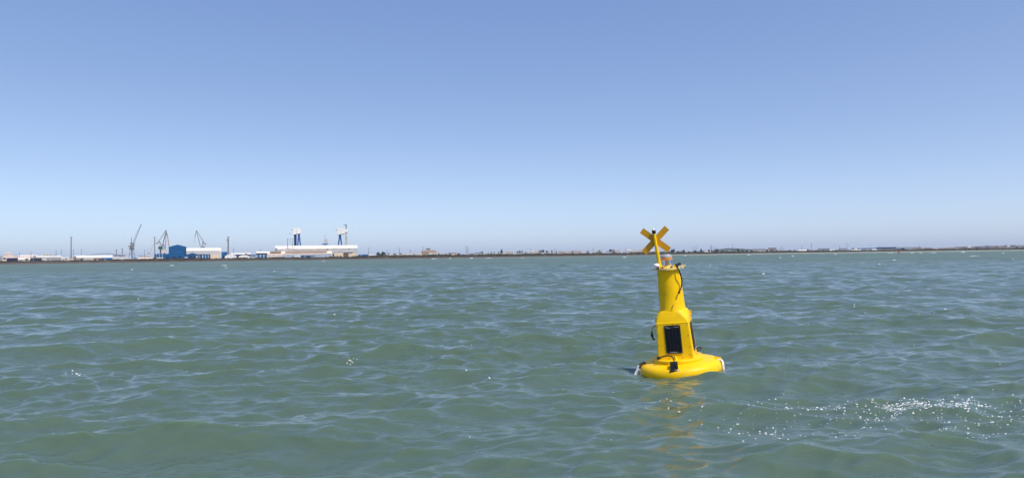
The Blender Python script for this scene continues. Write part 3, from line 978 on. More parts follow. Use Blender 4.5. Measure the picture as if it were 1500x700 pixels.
def mast(px, top, off, label, name='lamp_mast', w_=0.75, head=True, mtl='crane_grey', hw=2.2, group=None, cat='lamp mast'):
    s = Site(px, off)
    t = s.thing(name, label, cat, group)
    z = s.Z(top)
    r = w_ * s.sv / 2
    MB().tube([(0, 0, GZ - 1), (0, 0, z)], [r * 1.15, r * 0.8], 8).build('pole', M[mtl], t)
    if head:
        hwm = hw * s.sv / 2
        MB().loft([[(-hwm * .5, -.8, z - s.sv * .9), (hwm * .5, -.8, z - s.sv * .9), (hwm * .5, .8, z - s.sv * .9), (-hwm * .5, .8, z - s.sv * .9)],
                   [(-hwm, -1, z + .2), (hwm, -1, z + .2), (hwm, 1, z + .2), (-hwm, 1, z + .2)]]).build('lamp_head', M[mtl], t)
    else:
        MB().lathe([(r * 1.6, z - .5), (r * 1.8, z), (r * 1.2, z + 1.0), (0, z + 1.1)], (0, 0), 8).build('mast_tip', M[mtl], t)
    return t


# ---- trees
def crown_mesh(seed, flat=1.0):
    g = random.Random(seed)
    mb = MB()
    cl = []
    for k in range(g.randint(7, 10)):
        a, rr = g.uniform(0, 6.28), g.uniform(0.1, 0.62)
        cl.append((rr * math.cos(a), rr * math.sin(a), g.uniform(0.38, 0.86), g.uniform(0.20, 0.34)))
    cl.append((0, 0, 0.72, 0.3))
    for cx, cy, cz, cr in cl:
        for _ in range(26):
            d = Vector((g.gauss(0, 1), g.gauss(0, 1), g.gauss(0, 1))).normalized() * cr * g.uniform(0.55, 1.05)
            p = Vector((cx, cy, cz)) + d
            n = (d.normalized() + Vector((g.uniform(-.5, .5), g.uniform(-.5, .5), g.uniform(-.2, .6)))).normalized()
            a = n.orthogonal().normalized()
            b = n.cross(a)
            sz = g.uniform(0.05, 0.11)
            mb.add([p - a * sz - b * sz * .6, p + a * sz - b * sz * .5, p + a * sz * .7 + b * sz, p - a * sz * .8 + b * sz * .8], [(0, 1, 2, 3)])
    return mb.mesh('crown', M['leaf'])


def trunk_mesh(seed):
    g = random.Random(seed)
    mb = MB().tube([(0, 0, -0.12), (0.01, 0, 0.2), (0.02, 0.01, 0.5), (0, 0, 0.7)], [0.05, 0.04, 0.03, 0.015], 7)
    for k in range(4):
        a = g.uniform(0, 6.28)
        mb.tube([(0.01, 0, 0.3 + .07 * k), (0.3 * math.cos(a), 0.3 * math.sin(a), 0.62 + .04 * k)], [0.02, 0.008], 5)
    return mb.mesh('trunk', M['bark'])


CROWNS = [crown_mesh(k) for k in range(5)]
TRUNKS = [trunk_mesh(k) for k in range(3)]


def tree(px, top, wpx, off, label, group='trees along the far shore', gz=None):
    s = Site(px, off)
    t = s.thing('tree', label, 'tree', group)
    h = s.Z(top) - GZ
    rw = wpx * s.su / 2 * 1.2
    k = rnd.randint(0, 99)
    for nm, me in (('crown', CROWNS[k % 5]), ('trunk', TRUNKS[k % 3])):
        o = bpy.data.objects.new(nm, me)
        col.objects.link(o)
        o.parent = t
        o.scale = (rw, rw, h)
        o.location = (0, 0, GZ)
        o.rotation_euler = (0, 0, k * 0.7)
    return t


# ---- bank scrub: one ragged mass along the whole shore
def scrub():
    g = random.Random(21)
    mb = MB()
    px = -500.0
    hgt = 2.5
    while px < 2000:
        px += g.uniform(0.12, 0.32) if 0 < px < 1500 else 1.2
        hgt += g.uniform(-0.5, 0.5)
        lo, hi = np.interp(px, [0, 200, 500, 540, 900, 960, 1020, 1360, 1500], [1.2, 1.2, 2.0, 5, 5, 6, 5, 5, 8]), np.interp(px, [0, 200, 500, 540, 900, 960, 1020, 1360, 1500], [3.6, 4, 6, 8.5, 8.5, 11, 8.5, 8.5, 13])
        hgt = min(max(hgt, lo), hi)
        Y0 = ys(px)
        for _ in range(4):
            Y = Y0 + g.uniform(42, 75)
            x = (px + g.uniform(-.3, .3) - 750) / F * Y
            z = GZ - 0.8 + g.random() ** 0.8 * hgt
            sz = g.uniform(0.7, 1.7) * Y / 2400
            a = Vector((g.uniform(.5, 1), g.uniform(-.6, .6), g.uniform(-.4, .4))) * sz
            b = Vector((g.uniform(-.4, .4), g.uniform(-.5, .5), g.uniform(.5, 1))) * sz
            p = Vector((x, Y, z))
            mb.add([p - a - b, p + a - b * .8, p + a * .8 + b, p - a * .7 + b * .9], [(0, 1, 2, 3)])
    o = mb.build('scrub', M['scrub'])
    tag(o, 'low dark scrub growing along the brown mud bank of the far shore', 'scrub', kind='stuff')


scrub()

# ------------------------------------------------------------------ far shore: what stands there
# --- left end
shed('warehouse', 'pale pink gabled warehouse with a navy door at the left edge of the shore', 'warehouse', -2, 26.5, 377, 370.5, 90, 'pink', 'offwhite', 'gable', 45,
     [('door', 9.5, 26, 378, 383, 'navy', .4), ('window', 4.6, 8.4, 377.6, 380, 'navy'), ('side_wall', -1.8, 3.6, 375.4, 383, 'grey', 1.0), ('ridge_vent', 5, 17, 369.3, 371.6, 'offwhite', -8)])
shed('warehouse', 'long low pale-roofed warehouse behind the pink gabled warehouse', 'warehouse', 27, 54, 375.8, 373.4, 190, 'offwhite', 'pink', 'side', 40,
     [('door', 34, 38, 377, 382, 'grey'), ('window', 30, 32, 376.4, 378, 'glass')])
shed('workshop', 'low pink-roofed workshop right of the pink gabled warehouse', 'workshop', 26.8, 44, 380, 376.6, 80, 'offwhite', 'pink', 'side', 25, [('window', 28, 33, 380.4, 382, 'grey'), ('window', 38.5, 42.5, 380.4, 382, 'offwhite')])
shed('open_shed', 'low navy-fronted open shed right of the lone round tree', 'shed', 44, 61, 379, 378.2, 85, 'navy', 'dark', 'flat', 20, [('post', 48, 49, 379.5, 383, 'grey'), ('door', 53, 56.5, 381, 383, 'white')])
shed('warehouse', 'white warehouse with a grey end wall left of the tallest left mast', 'warehouse', 48, 90, 377, 374.6, 150, 'white', 'white', 'side', 45,
     [('side_wall', 48.2, 53, 374.4, 380, 'grey', .6), ('gutter', 53, 90, 376.4, 377.2, 'palegrey', .7), ('door', 62, 67, 378.5, 383, 'palegrey')])
shed('office_block', 'white rooftop-high office block behind the white warehouse', 'office', 60.5, 71, 372.5, 371.7, 230, 'white', 'offwhite', 'flat', 25,
     [('window', 63.2, 64.6, 373.2, 375, 'glass'), ('window', 66.4, 67.8, 373.2, 375, 'glass'), ('window', 68.8, 70.2, 373.2, 375, 'glass')])
shed('office_block', 'navy-clad office block beside the white office block', 'office', 71.6, 82, 373.8, 373.2, 235, 'navy', 'white', 'flat', 25,
     [('window', 75, 77.6, 374, 375.8, 'palegrey'), ('window', 79, 80, 374, 375.8, 'palegrey')])
shed('boathouse', 'dark grey long boathouse in front of the white warehouse', 'boathouse', 68, 89.5, 378.6, 378, 95, 'grey', 'palegrey', 'flat', 25, [('panel', 73.5, 74.3, 378.8, 383, 'palegrey'), ('panel', 79, 79.8, 378.8, 383, 'palegrey'), ('panel', 84, 84.8, 378.8, 383, 'palegrey')])
shed('house', 'white house with dark arched openings below the tallest left mast', 'house', 90, 100.5, 378, 376.8, 90, 'white', 'offwhite', 'side', 14, [('window', 91.2, 92.6, 379.4, 383, 'navy'), ('door', 95, 98.5, 378.4, 380, 'brown')])
shed('house', 'small red-brown hut beside the white arched house', 'hut', 100.6, 106, 379, 377.8, 88, 'cream', 'brick', 'gable', 10, [('door', 102, 103, 379.5, 382.5, 'brick'), ('window', 104, 105, 379.6, 381, 'brick')])
shed('warehouse', 'long white-roofed shed with grey and blue front right of the tallest left mast', 'warehouse', 108, 165, 377.4, 373.9, 130, 'grey', 'white', 'side', 45,
     [('side_wall', 107.6, 111.6, 375, 382.5, 'brick', .8), ('blue_panel', 149, 164, 377.5, 382, 'midblue', .4), ('door', 118, 121, 378.4, 382, 'dark'), ('door', 128, 131, 378.4, 382, 'dark')])
shed('kiosk', 'small white flat-roofed hut before the long white-roofed shed', 'hut', 124, 137, 379.2, 378.4, 85, 'white', 'white', 'flat', 9, [('door', 130, 133, 380, 383, 'dark'), ('window', 126, 128.5, 379.8, 381.5, 'grey')])
shed('container_stack', 'row of dark red cargo containers before the long white-roofed shed', 'containers', 137.3, 148, 379.4, 378.9, 95, 'red', 'brown', 'flat', 8,
     [('container_door', 138.4, 139.6, 379.6, 383, 'brown'), ('container_door', 141.6, 142.6, 379.6, 382, 'palegrey'), ('container_door', 145, 146.4, 379.6, 383, 'brown')])
shed('pavilion', 'dark navy low pavilion under the blue end of the white-roofed shed', 'pavilion', 148.5, 163, 380.2, 379.6, 88, 'navy', 'dark', 'flat', 9, [('window', 152, 155, 380.6, 382, 'glass'), ('window', 158, 160, 380.6, 382, 'glass')])


def van(px, label):
    s = Site(px, 66)
    t = s.thing('parked_van', label, 'van', 'white vans parked on the bank')
    z = GZ
    MB().prism([(-3.2, z + .5), (3.2, z + .5), (3.2, z + 1.9), (2.2, z + 3.2), (-3.2, z + 3.3)], -1.1, 1.1).build('body', M['white'], t)
    MB().box(1.2, 2.4, -1.16, -1.0, z + 1.9, z + 2.9).build('window', M['glass'], t)
    for x in (-2, 2):
        MB().tube([(x, -1.15, z + .5), (x, -.8, z + .5)], .55, 8).build('wheel', M['dark'], t)


for px, lb in ((132, 'white van parked in front of the small white flat-roofed hut'), (143.5, 'white van parked before the dark red containers'), (154.5, 'white van parked before the navy pavilion'),
               (254, 'white van parked before the front of the big blue hall'), (262, 'white van parked before the right half of the big blue hall')):
    van(px, lb)


def arch_bridge():
    s = Site(147, 900)
    t = s.thing('arch_bridge', 'distant grey steel arch bridge rising behind the long white-roofed shed', 'bridge')
    z = lambda py: s.Z(py)
    k = s.sv
    MB().box(s.X(108), s.X(184), -8, 8, z(375.2), z(374.0)).build('deck', M['roof_grey'], t)
    for y in (-8, 8):
        pts = [(s.X(p), y, z(q_)) for p, q_ in ((120, 374.3), (132, 373.4), (142, 372.2), (154, 371.4), (163, 372.2), (171, 373.4), (178, 374.2))]
        MB().tube(curve(pts, 4), 0.28 * k, 6).build('arch_rib', M['roof_grey'], t)
    for i in range(9):
        p = 136 + i * 4
        ztop = z(float(np.interp(p, [120, 132, 142, 154, 163, 171, 178], [374.3, 373.4, 372.2, 371.4, 372.2, 373.4, 374.2])))
        MB().tube([(s.X(p), -8, z(374.2)), (s.X(p), -8, ztop)], 0.12 * k, 5).build('hanger', M['roof_grey'], t)
    for p in (110, 122, 176, 183):
        MB().box(s.X(p) - 3, s.X(p) + 3, -7, 7, GZ - 1, z(375)).build('pier', M['concrete'], t)


arch_bridge()
for a, b, c, lb in ((166, 178.6, 378.4, 'left of two white low boat sheds at the foot of the grey lattice crane'), (179, 193, 378.2, 'right of two white low boat sheds at the foot of the grey lattice crane')):
    shed('boat_shed', lb, 'shed', a, b, c + .7, c, 82, 'white', 'white', 'side', 12, [('window', a + 2, b - 3, c + 1.2, c + 2.1, 'glass'), ('door', b - 1.8, b - .6, c + 1, c + 3.4, 'palegrey')], group='white boat sheds')
shed('workshop', 'pale blue-grey low workshop behind the white boat sheds', 'workshop', 164, 186, 377.6, 376.4, 130, 'paleblue', 'palegrey', 'side', 20, [('door', 168, 171, 378, 381, 'grey'), ('window', 176, 181, 377.8, 378.8, 'glass')])
shed('quay_store', 'pink low store between the grey lattice crane and the small white crane', 'store', 202, 226, 378.6, 377.4, 110, 'pink', 'pink', 'side', 22, [('door', 208, 210, 379, 381.6, 'grey'), ('window', 214, 219, 378.9, 380, 'offwhite')])
shed('quay_store', 'white flat-roofed store behind the pink low store', 'store', 207, 222, 376, 375.4, 160, 'white', 'offwhite', 'flat', 22, [('window', 210, 213, 376.4, 377.4, 'grey'), ('window', 216, 219, 376.4, 377.4, 'grey')])
shed('storage_hall', 'dark round-roofed storage hall behind the white flat-roofed store', 'hall', 200, 216, 376.6, 374.2, 300, 'palegrey', 'roof_grey', 'arch', 40, [('door', 206, 210, 375.6, 378, 'grey')])
shed('storage_hall', 'pale blue-grey storage hall at the foot of the grey lattice crane', 'hall', 186, 203, 377.4, 375.6, 170, 'palegrey', 'paleblue', 'side', 30, [('door', 190, 193, 378, 381, 'grey'), ('window', 196, 200, 377.8, 378.8, 'glass')])


# --- cranes
def lattice(mb, a, b, w0, w1, n, r):
    """four-chord lattice boom from a to b"""
    a, b = Vector(a), Vector(b)
    d = (b - a).normalized()
    sx = Vector((0, 1, 0))
    sz = d.cross(sx).normalized()
    cor = lambda t, i: a.lerp(b, t) + (sx * (1 if i in (0, 3) else -1) + sz * (1 if i < 2 else -1)) * ((w0 + (w1 - w0) * t) / 2)
    for i in range(4):
        mb.tube([cor(0, i), cor(1, i)], r, 5)
    for k in range(n):
        t0, t1 = k / n, (k + 1) / n
        for i in range(4):
            j = (i + 1) % 4
            mb.tube([cor(t0, i), cor(t1, j)] if k % 2 else [cor(t0, j), cor(t1, i)], r * .6, 4)
    return mb


def crane_lattice():
    s = Site(193, 140)
    t = s.thing('harbour_crane', 'grey portal crane with a long lattice jib raised to the right, the leftmost crane', 'crane', 'shipyard cranes')
    k = s.sv
    z, X = s.Z, s.X
    for x0, x1 in ((187.6, 190.6), (198.8, 195.2)):
        for y in (-7, 7):
            MB().tube([(X(x0), y, GZ - 1), (X(x1), y * .7, z(364.8))], [.38 * k, .3 * k], 6).build('leg', M['crane_grey'], t)
    br = MB()
    for y in (-7, 7):
        br.tube([(X(188.2), y, z(376)), (X(195.4), y * .7, z(366))], .16 * k, 5)
        br.tube([(X(198.2), y, z(376)), (X(190.6), y * .7, z(366))], .16 * k, 5)
        br.tube([(X(189), y, z(371)), (X(197), y, z(371))], .2 * k, 5)
    br.build('brace', M['crane_grey'], t)
    MB().tube([(X(193), 0, GZ), (X(193), 0, z(364))], .8 * k, 10).build('column', M['crane_grey'], t)
    MB().box(X(188.6), X(197), -8, 8, z(365), z(364)).build('platform', M['dark'], t)
    MB().lathe([(2.2 * k, z(364)), (2.4 * k, z(363)), (2 * k, z(361.6))], (X(193), 0), 12).build('slew_ring', M['crane_grey'], t)
    cab = MB().box(X(190.4), X(197), -5, 5, z(361.6), z(355.6)).build('machine_house', M['crane_grey'], t)
    MB().box(X(194.8), X(196.6), -5.4, -4.6, z(360.6), z(358.6)).build('window', M['glass'], cab)
    MB().box(X(187.8), X(191.2), -4, 4, z(361.8), z(360.2)).build('counterweight', M['dark'], t)
    MB().tube([(X(192), 0, z(356)), (X(192.6), 0, z(347.8))], [.55 * k, .35 * k], 6).build('mast', M['crane_grey'], t)
    lattice(MB(), (X(194.6), 0, z(357.6)), (X(207), 0, z(327.8)), 2.3 * k, .8 * k, 14, .2 * k).build('jib', M['crane_grey'], t)
    MB().tube([(X(192.6), 0, z(348)), (X(203.5), 0, z(336))], .06 * k, 4).build('stay', M['crane_grey'], t)


crane_lattice()


def crane_small():
    s = Site(217.5, 200)
    t = s.thing('harbour_crane', 'small pale grey crane with a thin slanting jib, left of the blue halls', 'crane', 'shipyard cranes')
    k, z, X = s.sv, s.Z, s.X
    MB().tube([(0, 0, GZ - 1), (0, 0, z(370.6))], [1.3 * k, .9 * k], 10).build('column', M['pink'], t)
    MB().box(X(215.2), X(219), -4, 4, z(370.4), z(368.8)).build('machine_house', M['palegrey'], t)
    MB().tube([(X(217), 0, z(369)), (X(216), 0, z(365))], .35 * k, 6).build('mast', M['palegrey'], t)
    lattice(MB(), (X(219), 0, z(370)), (X(229.8), 0, z(349)), .8 * k, .4 * k, 9, .1 * k).build('jib', M['palegrey'], t)
    MB().tube([(X(216), 0, z(365)), (X(228), 0, z(353))], .05 * k, 4).build('stay', M['palegrey'], t)


crane_small()


def crane_level(px, off, label, flip, c, base_top, tip, elbow, knee, boom_foot, drop, mtl, cabm, foot=None):
    """double-lever jib crane: column, house, boom, top lever and hanging fly jib (photo px pairs)"""
    s = Site(px, off)
    t = s.thing('harbour_crane', label, 'crane', 'shipyard cranes')
    k, z, X = s.sv, s.Z, s.X
    P = lambda p, y=0: (X(p[0]), y, z(p[1]))
    if foot:
        for x in (-1, 1):
            for y in (-5, 5):
                MB().tube([(X(c + x * 2.4), y, GZ - 1), (X(c + x * 1.4), y * .6, z(foot))], .3 * k, 6).build('leg', M[mtl], t)
    MB().tube([(X(c), 0, GZ - 1), (X(c), 0, z(base_top + 4))], [1.2 * k, .9 * k], 8).build('column', M[mtl], t)
    MB().box(X(c - 3.2), X(c + 3.2), -6, 6, z(base_top + 4.3), z(base_top)).build('machine_house', M[cabm], t)
    bm_ = MB()
    for y in (-3, 3):
        bm_.tube([P((c - .8, base_top), y), P(knee, y * .6)], .34 * k, 6)
        bm_.tube([P((c + 1.6, base_top), y), P(knee, y * .6)], .26 * k, 6)
    bm_.build('mast', M[mtl], t)
    bo = MB()
    for y in (-2.2, 2.2):
        bo.tube([P(boom_foot, y * 1.6), P(tip, y * .5)], [.46 * k, .34 * k], 6)
    for i in range(6):
        q0 = Vector(P(boom_foot)).lerp(Vector(P(tip)), i / 6)
        q1 = Vector(P(boom_foot)).lerp(Vector(P(tip)), (i + 1) / 6)
        bo.tube([q0 + Vector((0, -3, 0)), q1 + Vector((0, 2, 0))], .12 * k, 4)
    bo.build('boom', M[mtl], t)
    ti = MB()
    for y in (-2, 2):
        ti.tube([P(elbow, y), P(tip, y * .5)], [.42 * k, .32 * k], 6)
    ti.build('tie_beam', M[mtl], t)
    MB().tube([P(elbow), P((2 * knee[0] - tip[0] * .0 - elbow[0], 2 * knee[1] - elbow[1])) if False else P(knee)], .4 * k, 6).build('rocker', M[mtl], t)
    MB().box(min(X(elbow[0]), X(elbow[0]) + flip * 2 * k), max(X(elbow[0]), X(elbow[0]) + flip * 2 * k), -2.5, 2.5, z(elbow[1] + 1.4), z(elbow[1] - .4)).build('counterweight', M[mtl], t)
    fl = MB()
    for y in (-1.2, 1.2):
        fl.tube([P(tip, y), P(drop[0], y)], [.42 * k, .30 * k], 6)
    fl.build('fly_jib', M[mtl], t)
    MB().tube([P(drop[0]), P(drop[1])], .08 * k, 4).build('hoist_rope', M['dark'], t)
    MB().box(X(drop[1][0]) - .5 * k, X(drop[1][0]) + .5 * k, -1, 1, z(drop[1][1] + .8), z(drop[1][1])).build('hook_block', M['dark'], t)
    return t, s


crane_level(235, 150, 'grey double-boom crane with a green machine house at the left of the blue halls', -1, 235, 361, (243, 337), (230.6, 356), (234.2, 353.6), (237.5, 361), ((245.4, 347), (246, 352)), 'crane_purple', 'green', 371)
t_, s_ = crane_level(241, 260, 'pinkish steep-boom crane with an orange fly jib behind the green crane', -1, 240.6, 366, (243.6, 340), (238, 358.5), (239.4, 357), (241.6, 366), ((245.2, 344), (245.4, 346)), 'crane_purple', 'pink', 371.5)
MB().tube([(s_.X(245.4), 0, s_.Z(346)), (s_.X(247.6), 0, s_.Z(363))], [.45 * s_.sv, .6 * s_.sv], 8).build('orange_jib', M['orange_crane'], t_)
crane_level(296.4, 260, 'dark double-boom crane leaning left above the cream hall', 1, 296.6, 360.6, (287.6, 337.6), (299.8, 357), (297.2, 353), (293.2, 360), ((285, 349), (284.5, 353.4)), 'crane_purple', 'crane_grey')

# --- blue halls and the cream hall
shed('shipyard_hall', 'tall blue gabled shipyard hall, tallest of the blue halls', 'hall', 247, 273, 361.8, 358.6, 210, 'blue', 'blue', 'gable', 90, [('trim', 247.2, 272.8, 361.9, 362.3, 'midblue'), ('door', 256, 264, 368.6, 380, 'midblue', .3)])
shed('shipyard_hall', 'low broad blue gabled hall in front of the tallest blue hall', 'hall', 240, 274.6, 373, 369.4, 120, 'blue', 'blue', 'gable', 40,
     [('door', 244, 247, 375.5, 382, 'navy'), ('door', 252, 256, 375.5, 382, 'navy'), ('door', 261, 265, 375.5, 382, 'navy'), ('awning', 270, 275, 376.8, 378, 'white', 3)])
shed('shipyard_hall', 'blue gabled hall before the left end of the cream hall', 'hall', 272.6, 291, 373.4, 370.6, 125, 'blue', 'blue', 'gable', 40, [('door', 277, 281, 374.6, 382, 'navy'), ('door', 284, 287, 374.6, 382, 'navy')])
shed('shipyard_hall', 'low blue hall with white posts at the foot of the green crane', 'hall', 226, 244, 373, 371.6, 130, 'blue', 'blue', 'side', 24,
     [('post', 229, 229.7, 372, 382, 'palegrey', 2), ('post', 233, 233.7, 372, 382, 'palegrey', 2), ('post', 237.2, 237.9, 372, 382, 'palegrey', 2), ('awning', 229.4, 239, 377.2, 378.6, 'white', 2.6)])
shed('assembly_hall', 'big cream hall with a pale round-edged roof right of the blue halls', 'hall', 273, 324, 367.6, 362.6, 160, 'offwhite', 'white', 'barrel', 90,
     [('window', 275, 321, 367.9, 368.9, 'palegrey', .3), ('door', 308, 322.4, 373.4, 381, 'cream', .5), ('panel', 290, 307, 371, 373, 'palegrey', .4), ('trim', 275, 322.6, 371.6, 372.2, 'palegrey', .4), ('corner_post', 322.6, 323.8, 368, 381, 'white', .6)])
shed('striped_building', 'small blue building with white columns before the cream hall', 'building', 291.4, 308, 373.4, 372.6, 105, 'blue', 'blue', 'flat', 18,
     [('column', 292.2, 293.2, 373.6, 382, 'midblue'), ('column', 296, 297.6, 373.6, 382, 'palegrey'), ('column', 300.2, 301.6, 373.6, 382, 'paleblue'), ('column', 304.4, 305.4, 373.6, 382, 'palegrey')])
shed('gatehouse', 'small dark gatehouse between two blue buildings', 'gatehouse', 286.4, 292, 374.2, 373.4, 98, 'grey', 'dark', 'flat', 8, [('window', 287.6, 288.8, 375.2, 377.4, 'palegrey'), ('door', 289.6, 290.8, 375.6, 381, 'dark')])
shed('store', 'plain bright blue store block right of the cream hall', 'store', 324.2, 332.4, 369.6, 369, 170, 'midblue', 'midblue', 'flat', 25, [('door', 326, 329, 374, 380, 'navy'), ('trim', 324.4, 332.2, 371.4, 371.9, 'blue')])
mast_t = mast(334.2, 347, 150, 'thick two-headed grey mast beside the white arched tent', w_=2.2, hw=4.2, name='light_tower', cat='light tower')
s_ = Site(334.2, 150)
MB().box(-2.4 * s_.sv, .4 * s_.sv, -2, 2, s_.Z(352.4), s_.Z(350.6)).build('side_platform', M['crane_grey'], mast_t)
for a, b, c, d, lb in ((329, 346.5, 376.6, 372.6, 'white arched tent under the thick two-headed mast'), (349, 366, 376.8, 373.6, 'white arched tent before the navy building, right of the other tent')):
    shed('tent_hall', lb, 'tent', a, b, c, d, 95, 'tent', 'tent', 'arch', 25, [('door', a + 3, a + 5, 376.4, 382, 'palegrey'), ('door', b - 5, b - 3.4, 376.4, 382, 'palegrey'), ('seam', (a + b) / 2 - .2, (a + b) / 2 + .2, 375, 382, 'offwhite')], group='white arched tents')
shed('workshop', 'navy workshop with a white roof behind the white tents', 'workshop', 338, 367, 372.4, 370.4, 160, 'navy', 'white', 'side', 30, [('window', 342, 350, 373, 374.2, 'blue'), ('door', 358, 363, 374, 380, 'blue')])
shed('cabin', 'small brown-roofed cabin between the tents and the blue-doored building', 'cabin', 356, 364.6, 373.4, 371.4, 110, 'navy', 'brick', 'gable', 10, [('window', 359, 361.6, 374, 375.4, 'glass')])
shed('link_block', 'grey-blue low block left of the blue-doored building', 'building', 366.6, 376, 373.8, 373.1, 110, 'paleblue', 'blue', 'flat', 18, [('window', 368, 374, 374.4, 376, 'glass'), ('trim', 367, 375.6, 377, 378, 'white')])
shed('workshop', 'white-roofed building with three blue doors left of the long peach building', 'workshop', 375, 391.4, 371.4, 368.2, 105, 'palegrey', 'white', 'side', 24,
     [('fascia', 375.2, 391.2, 370.6, 372.4, 'navy', .6), ('door', 377, 380.2, 373, 379.4, 'blue'), ('door', 382.2, 385.4, 373, 379.4, 'blue'), ('door', 387.2, 390.6, 373, 379.4, 'blue')])
wb = []
for i in range(4):
    wb.append(('window', 393.4 + i * 5.2, 396.8 + i * 5.2, 374.2, 377.6, 'offwhite'))
for i in range(6):
    wb.append(('window', 415 + i * 5.2, 419 + i * 5.2, 373.6, 377.2, 'paleblue'))
for i in range(5):
    wb.append(('window', 460.5 + i * 5.0, 464.4 + i * 5.0, 373, 376.6, 'paleblue'))
shed('factory', 'long peach-roofed factory with a row of pale windows before the great white hall', 'factory', 391.4, 486.5, 371.6, 368.0, 120, 'palegrey', 'peach', 'side', 40,
     wb + [('pink_wall', 391.6, 414, 372, 379.6, 'pink', .15), ('roof_lantern', 396, 412, 367.4, 368.6, 'tan', -14), ('roof_lantern', 418, 480, 366.6, 367.8, 'tan', -14), ('end_wall', 485.2, 486.8, 371.4, 379, 'white', .4)])
shed('canopy', 'blue canopy building before the long peach-roofed factory', 'canopy', 440, 459.6, 375, 374.2, 90, 'blue', 'blue', 'flat', 12, [('opening', 445, 447.6, 375.4, 379, 'palegrey'), ('opening', 450, 452.4, 375.4, 379, 'navy'), ('opening', 455.6, 458.4, 375.4, 379, 'palegrey')])
shed('cabin', 'white cabin left of the blue canopy building', 'cabin', 432, 440, 375, 374.2, 85, 'white', 'white', 'side', 8, [('window', 434, 436, 375.6, 377, 'grey'), ('door', 437.6, 438.8, 375.8, 379, 'grey')])
shed('great_hall', 'great long white hall at the foot of the two gantry cranes', 'hall', 403.4, 524.4, 364.4, 359.0, 220, 'palegrey', 'white', 'barrel', 110,
     [('end_wall', 403.6, 406.2, 362.6, 368, 'grey', .6), ('panel', 407, 486, 364.6, 366, 'offwhite', .5), ('panel', 487, 523.6, 364.7, 368.6, 'palegrey', .5), ('trim', 487, 523.8, 367.8, 369.2, 'offwhite', .8),
      ('vent', 479, 480.6, 364.8, 366, 'dark', .8), ('vent', 510.4, 511.8, 364.6, 365.8, 'dark', .8), ('door', 490, 502.4, 371, 378, 'cream', .8), ('door', 511, 523.6, 370.6, 378, 'cream', .8),
      ('gate', 503, 510.6, 371.4, 378, 'brown', .5), ('window', 504, 517, 370.6, 371.6, 'navy', .9)])
shed('roof_house', 'blue low-pitched roof peeking between the factory and the great hall', 'building', 411, 433, 366.2, 364.2, 175, 'palegrey', 'navy', 'gable', 20, [('window', 418, 425, 366.4, 367.4, 'palegrey')])


def gantry(px, off, label, second):
    s = Site(px, off)
    t = s.thing('gantry_crane', label, 'gantry crane', 'blue-legged gantry cranes')
    k, z, X = s.sv, s.Z, s.X
    if not second:
        g0, g1, gt, gb = 428.0, 440.4, 334.0, 342.0
        legs = [((437.6, 341.4), (434.2, GZ)), ((437.8, 341.4), (442.4, GZ))]
    else:
        g0, g1, gt, gb = 493.4, 505.4, 334.0, 342.2
        legs = [((498.0, 342.4), (493.0, GZ)), ((498.2, 342.4), (503.0, GZ))]
    # twin girder seen nearly along its length: it recedes away from the viewer
    gx0, gx1, zt, zb = X(g0), X(g1), z(gt), z(gb)
    gm = MB()
    L = 70.0
    poly = [(gx0 - 1.5 * k, zt), (gx0 - .8 * k, zt - 1.8 * k), (gx0 + 1.2 * k, zt - 2.8 * k), (gx0 + 1.6 * k, zb - 1.5 * k), (gx1 - 1.2 * k, zb), (gx1, zb + .8 * k), (gx1, zt)]
    gm.prism(poly, 0, L)
    gd = gm.build('girder', M['crane_white'], t)
    MB().box((gx0 + gx1) / 2 - .3 * k, (gx0 + gx1) / 2 + .3 * k, -.3, .2, zb + 1.2 * k, zt - .4 * k).build('girder_gap', M['palegrey'], gd)
    rail = MB()
    for i in range(9):
        x = gx0 + (gx1 - gx0) * i / 8
        rail.box(x - .1, x + .1, .4, .6, zt, zt + 1.2)
    rail.box(gx0, gx1, .4, .6, zt + 1.1, zt + 1.3)
    rail.build('railing', M['palegrey'], gd)
    for (a, ap), (b, _) in legs:
        for y in (8,):
            MB().tube([(X(a), y, z(ap)), (X(b) if b > 400 else b, y, GZ - 1)], [1.05 * k, .85 * k], 8).build('leg', M['crane_blue'], t)
    MB().tube([(X((legs[0][0][0] + legs[0][1][0]) / 2), 8, z(360)), (X((legs[1][0][0] + legs[1][1][0]) / 2), 8, z(360))], .3 * k, 6).build('cross_tie', M['crane_blue'], t)
    if not second:
        for p0, p1 in ((431.6, 431.4), (433.4, 433.2)):
            MB().tube([(X(p0), 40, z(342)), (X(p1), 40, GZ - 1)], [1.0 * k, 1.0 * k], 8).build('leg', M['crane_blue'], t)
        MB().box(X(430.4), X(432.2), 38, 44, z(346), z(344.6)).build('leg_platform', M['crane_grey'], t)
        MB().tube([(X(428.6), 0, z(337)), (X(424.6), 0, z(340.8))], .22 * k, 6).build('boom', M['crane_white'], t)
        MB().box(X(423.6), X(425.2), -2, 2, z(342.4), z(341.4)).build('hook_block', M['crane_grey'], t)
    else:
        MB().box(X(505.2), X(508.8), 2, 10, GZ - 1, z(340)).build('tower_leg', M['palegrey'], t)
        MB().box(X(504.4), X(509.6), 0, 12, z(340), z(335.4)).build('leg_head', M['crane_white'], t)
        MB().box(X(506.2), X(508), 3, 8, z(335.4), z(329.8)).build('service_mast', M['crane_grey'], t)
        MB().box(X(503.6), X(508.6), 3, 7, z(330), z(328.9)).build('mast_arm', M['crane_grey'], t)
        for p in (495.2, 502.6):
            MB().tube([(X(p), 5, z(342)), (X(p), 5, z(347))], .2 * k, 5).build('hanging_ladder', M['palegrey'], t)


gantry(436, 420, 'left gantry crane with blue legs and a white girder above the great white hall', False)
gantry(500, 420, 'right gantry crane with a pale tower leg and a mast above the great white hall', True)


